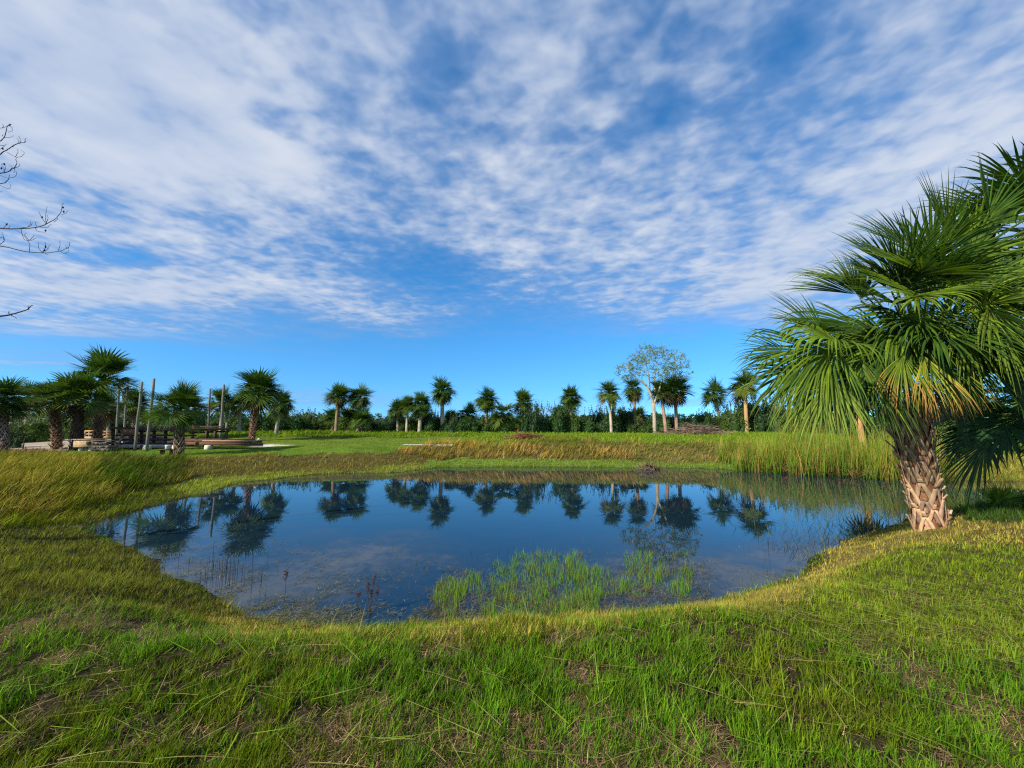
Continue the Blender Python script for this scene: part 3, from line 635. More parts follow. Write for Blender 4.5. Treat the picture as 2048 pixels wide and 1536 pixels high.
CROWNS = {
 'full': [crown_mesh('crown_full', 1, 40, -46, 88, droop=.6, dead=2), crown_mesh('crown_full', 2, 42, -50, droop=.7, dead=2), crown_mesh('crown_full', 3, 36, -42, 88, droop=.65, dead=1),
          crown_mesh('crown_full', 21, 30, -38, 80, droop=.6, dead=2, cy=(.15, .18, .02)), crown_mesh('crown_full', 22, 46, -60, 88, droop=.8, dead=4), crown_mesh('crown_full', 23, 34, -48, 76, droop=.9, dead=1, pet=.5)],
 'droop': [crown_mesh('crown_droop', 4, 32, -62, 70, droop=1.3, dead=6), crown_mesh('crown_droop', 5, 30, -65, 65, droop=1.4, dead=5)],
 'shag': [crown_mesh('crown_shag', 6, 48, -85, 85, dead=10, droop=1.0), crown_mesh('crown_shag', 7, 46, -80, 85, dead=8)],
 'spiky': [crown_mesh('crown_spiky', 8, 42, -22, 88, 30, 5, .55, .62, .45, 0)],
 'open': [crown_mesh('crown_open', 12, 36, -34, 88, droop=.7, dead=3, pet=.46), crown_mesh('crown_open', 13, 38, -30, 88, droop=.65, dead=2, pet=.48)],
 'low': [crown_mesh('crown_low', 9, 30, -20, 85, dead=1), crown_mesh('crown_low', 10, 28, -25, 80, dead=2)],
}
def boot_ring(bt, axisf, radf, z0, z1, pitch, per, wid, stub, rnd, cl, dense=1.0, drk=(.10, .055, .03)):
    """criss-cross leaf bases around a trunk; axisf(z)->centre, radf(z)->radius"""
    rows = int((z1-z0)/pitch); dph = math.pi/per
    for r in range(rows):
        for j in range(per):
            z = z0+r*pitch+rnd.gauss(0, pitch*.16); ph = (j*2+(r % 2))*dph+rnd.gauss(0, .09)+r*.05; wid_ = wid*rnd.uniform(.75, 1.2)
            def pt(zz, pp, off): c = axisf(zz); rr = radf(zz)+off; return np.array([c[0]+rr*math.cos(pp), c[1]+rr*math.sin(pp), zz])
            def nr(pp): return np.array([math.cos(pp), math.sin(pp), .15])
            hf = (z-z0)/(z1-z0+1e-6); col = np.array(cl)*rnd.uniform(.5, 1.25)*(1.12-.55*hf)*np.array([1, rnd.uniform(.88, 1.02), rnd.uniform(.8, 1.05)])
            for s in (-1, 1):
                zz = np.linspace(z-pitch*1.5, z+pitch*.95, 6); pp = ph+s*dph*np.linspace(1.12, .08, 6)**1.15
                off = np.array([.006, .014, .024, .036, .05, .064])*(radf(z)/.22)+rnd.uniform(-.003, .006)
                strap(bt, [pt(a, c_, o_) for a, c_, o_ in zip(zz, pp, off)], [nr(c_) for c_ in pp], np.linspace(wid_*1.1, wid_*.8, 6), .014*(radf(z)/.22), col)
            st = stub*(rnd.uniform(.3, 1.2) if rnd.random() < .75 else rnd.uniform(1.5, 2.6)); zz = z+pitch*.8+np.linspace(0, st, 4); oo = (.06+np.linspace(0, st*.8, 4)**1.0)*(radf(z)/.22)
            strap(bt, [pt(a, ph, o_) for a, o_ in zip(zz, oo)], [unit([math.cos(ph), math.sin(ph), -.6])]*4, np.linspace(wid_*1.3, wid_*.7, 4), .022*(radf(z)/.22), col*.95)

PG = 'cabbage palms along the far tree line'; LG = 'palms around the timber yard on the left'
def palm(px_b, Y, px_c, row_c, rpx, kind, label, trunk='smooth', tr=.16, group=PG, vi=None, tcol=(.30, .25, .19), bend=0.0, skirt=False):
    g = gpt(px_b, Y); c = P(px_c, row_c, Y); e = empty('cabbage_palm', g, label, 'palm tree', group)
    rnd = random.Random(int(px_b*7+row_c)); R = rpx*Y/F*(1.14 if group == LG else 1.2)
    H = c-g; n = 12; t = np.linspace(0, 1, n); pts = np.stack([H[0]*(t**1.4)+bend*np.sin(t*np.pi), 0*t, H[2]*t], 1); pts[0, 2] = -.15
    rr = tr*(1.18-.35*t); rr[0] *= 1.15
    b = B(); cc = np.array(tcol)*(.8+.4*np.array([rnd.random() for _ in range(n)]))[:, None]
    if trunk == 'smooth': tube(b, pts, rr, 10, cc)
    else:
        tube(b, pts, rr*.9, 9, (.09, .055, .035))
        ax = lambda z: np.array([np.interp(z, pts[:, 2], pts[:, 0]), 0]); rf = lambda z: float(np.interp(z, pts[:, 2], rr))
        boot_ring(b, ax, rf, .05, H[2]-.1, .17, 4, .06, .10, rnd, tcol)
    b.obj('trunk', M_trunk if trunk == 'smooth' else M_boot, e, trunk == 'smooth')
    ms_ = CROWNS[kind]; me = ms_[(vi if vi is not None else rnd.randrange(len(ms_))) % len(ms_)]
    o = bpy.data.objects.new('crown', me); COL.objects.link(o); o.parent = e; s = R*rnd.uniform(.9, 1.1)
    o.location = (H[0], H[1], H[2]+(.10*s if kind == 'full' else 0)); o.scale = (s, s, s*rnd.uniform(.88, 1.14)); o.rotation_euler = (rnd.gauss(0, .12), rnd.gauss(0, .12), rnd.uniform(0, 6.28))
    return e
PALE = (.42, .36, .28); ORG = (.40, .24, .12); GRY = (.30, .26, .21)
# left group by the timber yard
LG = 'palms around the timber yard on the left'
palm(4, 24, 2, 800, 50, 'shag', 'dark bushy palm cut off by the left edge of the photo', 'boot', .2, LG)
palm(50, 40, 58, 795, 36, 'low', 'yellowish palm partly hidden behind the leftmost dark palm', 'smooth', .18, LG)
palm(113, 27, 106, 803, 48, 'open', 'short palm with criss-cross trunk, left of the dark thick trunk', 'boot', .20, LG, tcol=(.26, .17, .10))
palm(151, 26, 158, 796, 58, 'open', 'palm with thick dark trunk beside the sandy path', 'boot', .22, LG, tcol=(.10, .07, .05))
palm(192, 29, 208, 757, 56, 'open', 'tallest palm of the left group, its crown rising above the rest', 'boot', .2, LG, tcol=(.24, .16, .11), vi=1)
palm(216, 36, 214, 815, 34, 'droop', 'small palm with thin trunk behind the plank box', 'smooth', .13, LG, tcol=GRY)
palm(268, 40, 270, 812, 34, 'full', 'small palm seen between the two left pairs of poles', 'boot', .16, LG)
palm(357, 23.8, 358, 820, 58, 'spiky', 'short spiky palm with booted trunk in front of the timber structure', 'boot', .20, LG, tcol=(.34, .25, .18))
palm(441, 38, 444, 808, 34, 'full', 'palm crown just left of the tall pole next to the big round palm', 'smooth', .16, LG, tcol=GRY)
palm(478, 39, 480, 812, 30, 'low', 'thin palm half hidden behind the left side of the big round palm', 'smooth', .14, LG, tcol=GRY)
palm(503, 31, 516, 787, 50, 'full', 'big round palm with reddish ringed trunk right of the tall pole', 'boot', .16, LG, tcol=(.34, .20, .13), vi=4)
palm(552, 36, 562, 812, 27, 'full', 'small palm at the right shoulder of the big round palm', 'smooth', .15, LG, tcol=GRY)
palm(672, 44, 676, 796, 31, 'full', 'left tall palm of the pair standing alone in the field', 'smooth', .17, tcol=(.26, .18, .11))
palm(716, 45, 720, 798, 25, 'full', 'right palm of the pair standing alone in the field', 'smooth', .17, tcol=GRY, vi=5)
palm(696, 46, 698, 838, 34, 'low', 'low shaggy palm filling the gap under the field pair', 'smooth', .2, vi=0)
palm(722, 44, 725, 842, 28, 'low', 'low dark palm at the right foot of the field pair', 'smooth', .2, vi=1)
palm(665, 47, 667, 838, 22, 'low', 'little palm at the left foot of the field pair', 'smooth', .2)
palm(796, 46, 794, 823, 23, 'full', 'lowest left palm of the stepped row of four', 'smooth', .15, tcol=GRY)
palm(813, 45, 815, 815, 22, 'full', 'second palm in the stepped row of four, with slim bare trunk', 'smooth', .13, tcol=PALE)
palm(839, 45, 843, 808, 28, 'shag', 'third palm of the stepped row, shaggy crown and pale mossy trunk', 'smooth', .2, tcol=(.34, .31, .22))
palm(884, 46, 885, 786, 29, 'full', 'tall palm with straight pale trunk and round crown, left of centre', 'smooth', .23, tcol=(.48, .36, .25), vi=4)
palm(905, 47, 905, 842, 25, 'low', 'low palm at the right foot of the tall straight palm', 'smooth', .2)
palm(934, 48, 936, 833, 24, 'full', 'modest palm between the tall straight palm and the shaggy column palm', 'smooth', .18)
palm(972, 46, 974, 800, 27, 'shag', 'shaggy column palm whose crown hangs down to the bushes', 'smooth', .2, vi=0)
palm(1004, 44, 1005, 828, 34, 'droop', 'broad low palm leaning into the shaggy column palm', 'smooth', .2)
palm(1043, 45, 1047, 810, 25, 'full', 'round palm above the bushes right of the shaggy column palm', 'smooth', .16, tcol=GRY, vi=1)
palm(1040, 43, 1041, 852, 20, 'low', 'tiny palm at ground level below the round palm', 'smooth', .15)
palm(1143, 44, 1142, 800, 26, 'full', 'slim palm standing in front of the bushes near the centre', 'smooth', .17, tcol=(.34, .28, .22), vi=2)
palm(1134, 47, 1134, 822, 24, 'droop', 'darker palm directly behind the slim central palm', 'smooth', .17)
palm(1223, 43, 1218, 790, 28, 'full', 'palm with slender pale slanting trunk, left of the leafy tree', 'smooth', .14, tcol=PALE, vi=3)
palm(1271, 46, 1267, 778, 26, 'droop', 'palm touching the left limb of the leafy tree', 'smooth', .17, tcol=ORG)
palm(1276, 50, 1278, 832, 20, 'low', 'stubby palm behind the bushes left of the leafy tree', 'smooth', .17)
palm(1332, 43, 1322, 788, 28, 'full', 'palm right behind the forked trunk of the leafy tree', 'smooth', .17, tcol=(.32, .21, .15), vi=0)
palm(1354, 44, 1350, 780, 31, 'shag', 'double-tiered palm just right of the leafy tree', 'smooth', .18, tcol=(.30, .20, .15), vi=1)
palm(1442, 46, 1430, 791, 28, 'full', 'lone palm over the brush pile with grey leaning trunk', 'smooth', .16, tcol=GRY, vi=5)
palm(1494, 43, 1490, 776, 31, 'full', 'palm with orange-brown trunk nearest the big palm in front', 'smooth', .19, tcol=ORG, vi=3)
palm(1508, 48, 1508, 826, 26, 'low', 'low palm in the bushes behind the orange-brown trunk', 'smooth', .2)
palm(1730, 24, 1706, 772, 62, 'droop', 'palm with orange trunk seen under the fronds of the big palm in front', 'smooth', .17, tcol=(.50, .28, .12), bend=-.1, group='palms by the right bank')

# near palms, detailed
def near_frond(e, org, heart, hub, ax, up, R, droop, spread, ca, cb, tip=None, nl=40, seg=9, rnd=random, cup=.2):
    b = B(); h0 = heart-org; h1 = hub-org; mid = (h0+h1)/2+np.array([0, 0, .12*np.linalg.norm(h1-h0)])
    t = np.linspace(0, 1, 8)[:, None]; pts = (1-t)**2*h0+2*t*(1-t)*mid+t*t*h1
    tube(b, pts, np.linspace(.026, .013, 8), 6, (.13, .20, .04))
    fan(b, h1, ax, up, R, nl, seg, spread, droop, None, True, ca, cb, tip, rnd, cup)
    b.obj('frond', M_frond, e)
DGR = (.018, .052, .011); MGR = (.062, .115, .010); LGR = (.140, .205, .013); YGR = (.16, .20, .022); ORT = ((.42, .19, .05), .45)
def near_trunk(e, org, base, top, r0, r1, rnd, cl, pitch=.145, per=5, wid=.075, stub=.13):
    Hh = top-base; n = 14; t = np.linspace(0, 1, n); pts = np.stack([Hh[0]*(t**.9), Hh[1]*t, Hh[2]*t], 1)+(base-org); pts[0, 2] -= .25
    rr = np.interp(t, [0, .25, 1], [r0, r0*.86, r1]); b = B()
    tube(b, pts, rr, 20, (.20, .09, .045))
    ax = lambda z: np.array([np.interp(z, pts[:, 2], pts[:, 0]), np.interp(z, pts[:, 2], pts[:, 1])]); rf = lambda z: float(np.interp(z, pts[:, 2], rr))
    b.obj('trunk', M_bark, e, True)
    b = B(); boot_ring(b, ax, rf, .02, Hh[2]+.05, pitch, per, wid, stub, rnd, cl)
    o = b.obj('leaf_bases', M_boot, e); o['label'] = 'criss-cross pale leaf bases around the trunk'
def big_palm():
    rnd = random.Random(5); Y = 6.7; base = gpt(1862, Y); heart = P(1842, 735, Y+.05)
    e = empty('cabbage_palm', base, 'large palm in front at the right, criss-cross trunk and huge fan fronds over the pond', 'palm tree')
    near_trunk(e, base, base, P(1812, 800, Y), .20, .235, rnd, (.38, .255, .155), .165, 5, .068, .08)
    FR = [ # hub px,row,Y, image direction (x,up,depth), R, droop, spread, ca, cb, tip
     (1905, 492, 6.6, (-.50, 1, -.1), 1.25, .10, 1.45, DGR, LGR, None), (1860, 553, 6.15, (-1, .22, -.25), 1.40, .25, 1.6, DGR, LGR, None),
     (1838, 588, 5.9, (-.7, -.35, -.5), 1.15, .6, 1.3, MGR, LGR, None), (1722, 602, 6.6, (-.55, .85, -.1), .95, 1.3, 1.5, MGR, YGR, None),
     (1652, 665, 6.4, (-1, .28, -.1), 1.05, .35, 1.5, DGR, MGR, None), (1668, 664, 6.0, (-.75, -1, -.2), 1.5, .9, .62, DGR, LGR, None), (1690, 690, 5.8, (-1, .15, -.3), 1.2, 2.6, 1.3, MGR, LGR, None), (1640, 720, 6.1, (-.45, -1, -.1), 1.3, .9, .5, MGR, YGR, None),
     (1715, 690, 6.2, (-.05, -1, -.15), 1.4, .9, .5, DGR, LGR, None), (1745, 700, 6.0, (.25, -1, -.1), 1.15, .9, .5, DGR, MGR, None), (1640, 690, 6.5, (-.9, -.65, 0), 1.35, 1.0, 1.2, DGR, MGR, None),
     (1668, 735, 5.9, (-.35, -1, -.1), 1.25, 1.2, .7, MGR, YGR, None), (1720, 640, 6.7, (-.5, -.8, .2), 1.5, .9, 1.3, DGR, MGR, None),
     (1845, 695, 5.75, (-.12, -1, -.15), .95, .6, .5, LGR, (.30, .27, .03), ORT), (1808, 695, 5.9, (-.45, -.95, -.2), 1.0, .9, .5, MGR, YGR, ORT), (1880, 700, 5.85, (.1, -1, -.15), .95, .6, .45, MGR, YGR, ORT),
     (1968, 600, 5.7, (.05, -1, -.3), 1.4, .9, 1.0, MGR, YGR, None), (1935, 640, 5.9, (-.45, -.9, -.3), 1.2, 1.0, 1.2, MGR, YGR, None),
     (2030, 650, 5.8, (.3, -.9, -.3), 1.4, 1.0, 1.3, MGR, YGR, None), (1790, 612, 6.2, (-.4, -1, -.3), 1.25, .8, 1.2, DGR, LGR, None),
     (1950, 520, 6.5, (.1, .95, .1), 1.2, .2, 1.5, DGR, LGR, None), (1800, 545, 6.8, (-.75, .7, .2), 1.2, .3, 1.5, DGR, MGR, None),
     (1900, 600, 6.1, (.4, -.6, -.5), 1.2, .9, 1.4, DGR, LGR, None), (2010, 560, 6.4, (.8, .4, -.2), 1.3, .5, 1.6, DGR, LGR, None),
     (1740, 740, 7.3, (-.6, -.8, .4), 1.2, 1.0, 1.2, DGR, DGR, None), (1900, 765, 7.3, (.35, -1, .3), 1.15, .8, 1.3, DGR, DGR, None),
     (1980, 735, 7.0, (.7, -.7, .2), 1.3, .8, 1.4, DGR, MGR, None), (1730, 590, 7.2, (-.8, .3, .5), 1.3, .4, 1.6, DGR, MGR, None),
     (1830, 500, 7.2, (-.5, .7, .5), 1.2, .3, 1.6, DGR, MGR, None), (1610, 725, 6.8, (-.75, -.75, .1), 1.2, 1.0, 1.1, DGR, YGR, None),
     (1860, 760, 7.0, (0, -1, .15), .95, .7, 1.3, DGR, MGR, None), (1960, 690, 6.6, (.4, -1, -.1), 1.1, .9, 1.2, DGR, MGR, None),
     (1770, 660, 6.4, (-.6, -.9, -.2), 1.3, 1.0, 1.1, MGR, LGR, None), (1580, 700, 6.7, (-.9, -.2, 0), .9, .8, 1.3, DGR, MGR, None),
     (1980, 450, 6.8, (.1, 1, .1), 1.2, .15, 1.5, DGR, MGR, None), (1925, 560, 6.0, (-.1, -1, -.4), 1.2, .9, 1.2, MGR, LGR, None)]
    for (a_, b_, c_) in ((1800, 640, 6.1), (1850, 650, 6.0), (1770, 690, 6.2), (1895, 650, 6.1), (1930, 700, 6.1), (1830, 590, 6.3), (1980, 660, 6.2), (1740, 660, 6.5), (2010, 700, 6.3)):
        FR.append((a_, b_, c_, (rnd.uniform(-.5, .5), -1, -.25), rnd.uniform(1.0, 1.3), 1.0, rnd.uniform(.7, 1.1), DGR, MGR, None))
    for (a_, b_, c_, d_) in ((1790, 735, 6.4, -.2), (1838, 745, 6.35, .05), (1880, 740, 6.4, .25)):
        FR.append((a_, b_, c_, (d_, -1, 0), rnd.uniform(.7, .9), 1.0, .45, (.20, .11, .05), (.30, .17, .07), None))
    for k in range(34):
        el = R_(rnd.uniform(-25, 70)); az = rnd.uniform(0, 6.28); dv = np.array([math.cos(el)*math.cos(az), math.cos(el)*math.sin(az)*.8, math.sin(el)])
        hub = P(1850, 660, 6.7)+dv*rnd.uniform(.55, 1.15); px_, py_ = proj(hub[0], hub[1], hub[2])
        FR.append((float(px_), float(py_), float(hub[1]), (dv[0], dv[2]-.35, dv[1]), rnd.uniform(.95, 1.25), rnd.uniform(.5, 1.0), rnd.uniform(1.1, 1.6), DGR, MGR if rnd.random() < .6 else LGR, None))
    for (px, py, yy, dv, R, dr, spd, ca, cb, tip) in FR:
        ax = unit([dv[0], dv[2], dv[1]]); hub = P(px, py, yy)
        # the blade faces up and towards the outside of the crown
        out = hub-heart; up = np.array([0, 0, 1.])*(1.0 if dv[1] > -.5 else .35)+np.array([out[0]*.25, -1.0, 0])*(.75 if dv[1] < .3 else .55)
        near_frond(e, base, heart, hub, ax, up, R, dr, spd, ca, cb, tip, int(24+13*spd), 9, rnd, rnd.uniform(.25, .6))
big_palm()
def side_palm(px_b, Y, px_c, row_c, n, label, seed, R=1.25, petl=1.0, emin=-50, emax=80, lo=DGR, hi=LGR):
    rnd = random.Random(seed); base = gpt(px_b, Y); heart = P(px_c, row_c, Y)
    e = empty('cabbage_palm', base, label, 'palm tree', 'palms by the right bank')
    near_trunk(e, base, base, heart, .22, .18, rnd, (.42, .33, .24))
    for i in range(n):
        t = (i+.5)/n; el = R_(emax+(emin-emax)*t); az = i*2.39996+seed; h = np.array([math.cos(az), math.sin(az), 0]); z = np.array([0, 0, 1.])
        pl = petl*rnd.uniform(.8, 1.2); hub = heart+(h*math.cos(el)+z*math.sin(el))*pl; e2 = el-R_(28)
        y = rnd.random()
        near_frond(e, base, heart, hub, h*math.cos(e2)+z*math.sin(e2), -h*math.sin(e2)+z*math.cos(e2), R*rnd.uniform(.85, 1.15), rnd.uniform(.3, .9), 1.9, lo, np.array(lo)*(1-y)+np.array(hi)*y, None, 44, 7, rnd)
side_palm(2150, 7.6, 2105, 480, 34, 'tall palm whose fronds reach in at the upper right edge above the big palm', 3, 1.2, 1.0)
side_palm(2140, 8.6, 2085, 800, 30, 'short dark palm at the right edge whose fronds hang towards the water', 11, 1.35, 1.05, -45, 75, (.02, .06, .018), MGR)
def palmetto(px, Y, label, R=.35):
    g = gpt(px, Y); b = B(); e = empty('palmetto_seedling', g, label, 'palmetto')
    for k in range(4):
        b = B(); a = 1.2+k*1.5; ax = np.array([math.cos(a)*.6, math.sin(a)*.3, .9]); hub = unit(ax)*.12
        tube(b, [np.zeros(3)-[0, 0, .03], hub], [.005, .004], 5, (.1, .16, .03)); fan(b, hub, ax, np.array([0, -1, .3]), R, 18, 4, 1.5, .15, None, True, MGR, LGR); b.obj('frond', M_frond, e)
palmetto(2002, 7.8, 'tiny fan palm seedling on the grass right of the big palm trunk')

# ---------------------------------------------------------------- shrubs and woods
def leaf_cloud(b, cen, rad, n, size, rnd, cg, cy_, shell=.55):
    cen = np.asarray(cen, float); d = rnd.normal(size=(n, 3)); d /= np.linalg.norm(d, axis=1)[:, None]; rr = (shell+(1-shell)*rnd.uniform(size=n)**.7)
    p = cen+d*rr[:, None]*np.asarray(rad); a = rnd.normal(size=(n, 3)); a += d*.4; a /= np.linalg.norm(a, axis=1)[:, None]
    bb_ = np.cross(a, rnd.normal(size=(n, 3))); bb_ /= np.linalg.norm(bb_, axis=1)[:, None]+1e-9
    s = size*rnd.uniform(.6, 1.4, n)[:, None]
    V = np.stack([p-a*s, p+bb_*s*.45, p+a*s, p-bb_*s*.45], 1).reshape(-1, 3); u = rnd.uniform(size=n)[:, None]
    c = (np.array(cg)*(1-u)+np.array(cy_)*u)*rnd.uniform(.7, 1.3, n)[:, None]
    b.add(V, np.arange(4*n).reshape(-1, 4), None, np.repeat(c, 4, axis=0))
def lump(b, cen, rad, col, rnd):
    nu, nv = 10, 7; V = []
    for i in range(nv):
        for j in range(nu):
            a = 2*math.pi*j/nu; e_ = -math.pi/2+math.pi*i/(nv-1); k = rnd.uniform(.8, 1.0)
            V.append([cen[0]+rad[0]*k*math.cos(e_)*math.cos(a), cen[1]+rad[1]*k*math.cos(e_)*math.sin(a), cen[2]+rad[2]*k*math.sin(e_)])
    q = [[i*nu+j, i*nu+(j+1) % nu, (i+1)*nu+(j+1) % nu, (i+1)*nu+j] for i in range(nv-1) for j in range(nu)]
    b.add(V, q, None, col)
def bush_mesh(seed, w=1.0, h=1.0, nl=4200, cg=(.022, .062, .014), cy_=(.055, .12, .02)):
    r = np.random.default_rng(seed); b = B(); k = 16
    for i in range(k):
        cx_ = r.uniform(-.75, .75)*w; cy2 = r.uniform(-.5, .5)*w; hh = r.uniform(.45, 1.0)*h*(1-.35*abs(cx_)/w); rad = np.array([r.uniform(.22, .36), r.uniform(.22, .36), r.uniform(.2, .34)])*1.0
        lump(b, (cx_, cy2, hh-rad[2]), rad*.62, np.array(cg)*.8, r); lump(b, (cx_, cy2, (hh-rad[2])*.45), rad*np.array([.7, .7, 1.1]), np.array(cg)*.8, r)
        leaf_cloud(b, (cx_, cy2, hh-rad[2]), rad, nl//k, .036, r, cg, cy_); leaf_cloud(b, (cx_, cy2, (hh-rad[2])*.45), rad*[1, 1, 1.5], nl//k//2, .038, r, cg, cy_)
        for s_ in range(2):
            t = r.normal(size=3)*[.12, .1, .03]+[cx_, cy2, hh]; leaf_cloud(b, t, (.05, .05, .06), 12, .03, r, cg, cy_, 0)
    for i in range(26):   # loose twigs standing out of the outline
        cx_ = r.uniform(-.8, .8)*w; p0 = np.array([cx_, r.uniform(-.3, .3)*w, .55*h]); q0 = p0+np.array([r.normal(0, .15), 0, r.uniform(.25, .55)*h*(1-.3*abs(cx_))])
        tube(b, [p0, (p0+q0)/2+r.normal(size=3)*.02, q0], [.008, .005, .003], 4, (.09, .07, .05), cap=False)
        for u in (.55, .7, .85, 1.0): leaf_cloud(b, p0*(1-u)+q0*u, (.035, .035, .03), 5, .026, r, cg, cy_, 0)
    return b.mesh('shrub', M_leaf)
BM = [bush_mesh(0), bush_mesh(1, cg=(.03, .065, .012), cy_=(.085, .14, .02)), bush_mesh(2), bush_mesh(3, cg=(.018, .05, .014), cy_=(.045, .10, .03))]+[bush_mesh(9, cg=(.05, .10, .02), cy_=(.14, .20, .03))]
def bush(px, Y, wpx, hrow, k, label, name='shrub', group='dark shrubs along the tree line'):
    v_ = math.sin(px*12.9898)*43758.5; v_ -= math.floor(v_)
    if group.startswith('dark'): hrow += (v_-.55)*24; wpx *= .85+.35*((v_*7) % 1)
    g = gpt(px, Y); top = P(px, hrow, Y)[2]; o = bpy.data.objects.new(name, BM[k]); COL.objects.link(o); o.location = (g[0], g[1], g[2]-.1)
    o.scale = (wpx*Y/F*1.4, wpx*Y/F, (top-g[2]+.1)*1.2); o.rotation_euler = (0, 0, (px*1.7) % 6.28 if wpx < 60 else 0); tag(o, label, 'shrub', group)
for a in [(575, 46, 30, 832, 0, 'shrub right of the small palm at the big round palm\'s shoulder'), (615, 48, 34, 828, 1, 'shrub in the gap left of the field pair of palms'), (650, 49, 24, 832, 2, 'shrub touching the left side of the field pair'),
          (752, 50, 26, 842, 3, 'low shrub right of the field pair'), (785, 49, 28, 840, 0, 'shrub left of the stepped row of palms'), (826, 47, 28, 830, 1, 'shrub behind the middle of the stepped row'), (862, 47, 28, 832, 2, 'shrub between the stepped row and the tall straight palm'),
          (908, 45.5, 32, 826, 3, 'dark shrub right behind the tall straight palm'), (950, 45, 30, 836, 0, 'shrub under the modest palm'), (985, 45, 32, 838, 1, 'shrub below the shaggy column palm'), (1022, 44, 28, 842, 2, 'shrub below the broad low palm'),
          (1072, 43, 34, 818, 3, 'rounded shrub right of the round palm'), (1103, 43, 34, 808, 0, 'tallest dense shrub, left of the slim central palm'), (1128, 44, 26, 830, 1, 'shrub behind the trunk of the slim central palm'), (1165, 44, 28, 838, 2, 'shrub right of the slim central palm'),
          (1200, 46, 30, 828, 3, 'shrub left of the slender slanting trunk'), (1240, 46, 32, 822, 0, 'shrub right of the slender slanting trunk'), (1288, 45, 34, 832, 1, 'shrub left of the leafy tree trunk'), (1335, 46, 32, 836, 2, 'shrub behind the palm beside the leafy tree'),
          (1375, 46, 30, 840, 3, 'low shrub left of the brush pile'), (1412, 46, 34, 824, 0, 'shrub behind the brush pile'), (1455, 45, 34, 820, 1, 'shrub under the lone grey palm'), (1500, 45, 36, 812, 2, 'shrub around the orange-brown trunk'), (1540, 44, 40, 806, 3, 'shrub right of the orange-brown trunk'),
          (1590, 42, 44, 812, 0, 'shrub behind the left fronds of the big palm'), (1640, 40, 46, 822, 1, 'shrub above the left half of the cattails'), (1700, 38, 50, 824, 2, 'shrub left of the orange trunk under the fronds'), (1765, 36, 52, 818, 3, 'shrub right of the orange trunk under the fronds'),
          (1835, 34, 60, 820, 0, 'dark shrub behind the trunk of the big palm'), (1915, 31, 70, 812, 1, 'dark shrub right of the big palm trunk'), (2010, 30, 85, 800, 2, 'dark shrub behind the fronds at the right edge'),
          (462, 44, 34, 836, 1, 'shrub behind the tall pole and the big round palm'), (525, 44, 34, 834, 2, 'shrub behind the trunk of the big round palm'), (400, 46, 44, 832, 3, 'shrub behind the right end of the timber structure'), (325, 47, 44, 826, 0, 'shrub behind the spiky short palm'),
          (250, 46, 44, 828, 1, 'shrub behind the left pairs of poles'), (195, 44, 40, 832, 2, 'shrub behind the trunks of the left palms')]:
    bush(*a)
bush(45, 33, 42, 842, 4, 'bright yellow-green shrub by the sandy path', group='yellow-green shrubs'); bush(165, 38, 26, 848, 4, 'small yellow-green shrub between the left palm trunks', group='yellow-green shrubs')
bush(1985, 24, 50, 792, 4, 'pale green willowy shrub glimpsed between the fronds at the right', group='yellow-green shrubs'); bush(15, 28, 20, 862, 3, 'dark low shrub at the foot of the leftmost palm')

def far_woods():
    r = np.random.default_rng(44); b = B()
    for i in range(240):
        az = R_(-62+124*i/239)+r.normal(0, .004); Y = r.uniform(78, 120); x = math.tan(az)*Y
        if abs(x) > 190: continue
        pxx = 1024+F*x/Y; rowtop = 838+6*math.sin(i*.7)+r.normal(0, 4)-(10 if pxx < 400 else 0); hgt = (HZ-rowtop)*Y/F+.15+.2
        w = r.uniform(3, 6)
        lump(b, (x, Y, 2+hgt*.42), (w*.8, 2, hgt*.45), (.02, .05, .016), r)
        leaf_cloud(b, (x, Y, 2+hgt*.5), (w, 2.5, hgt*.52), 170, .42, r, (.022, .055, .018), (.05, .10, .03), .5)
        for s_ in range(3):
            leaf_cloud(b, (x+r.normal(0, w*.6), Y, 2+hgt*.9), (.7, .7, .7), 26, .32, r, (.022, .055, .018), (.05, .10, .03), .2)
    tag(b.obj('far_woods', M_leaf), 'dark distant line of woods along the horizon behind the palms', 'woods', kind='stuff')
far_woods()

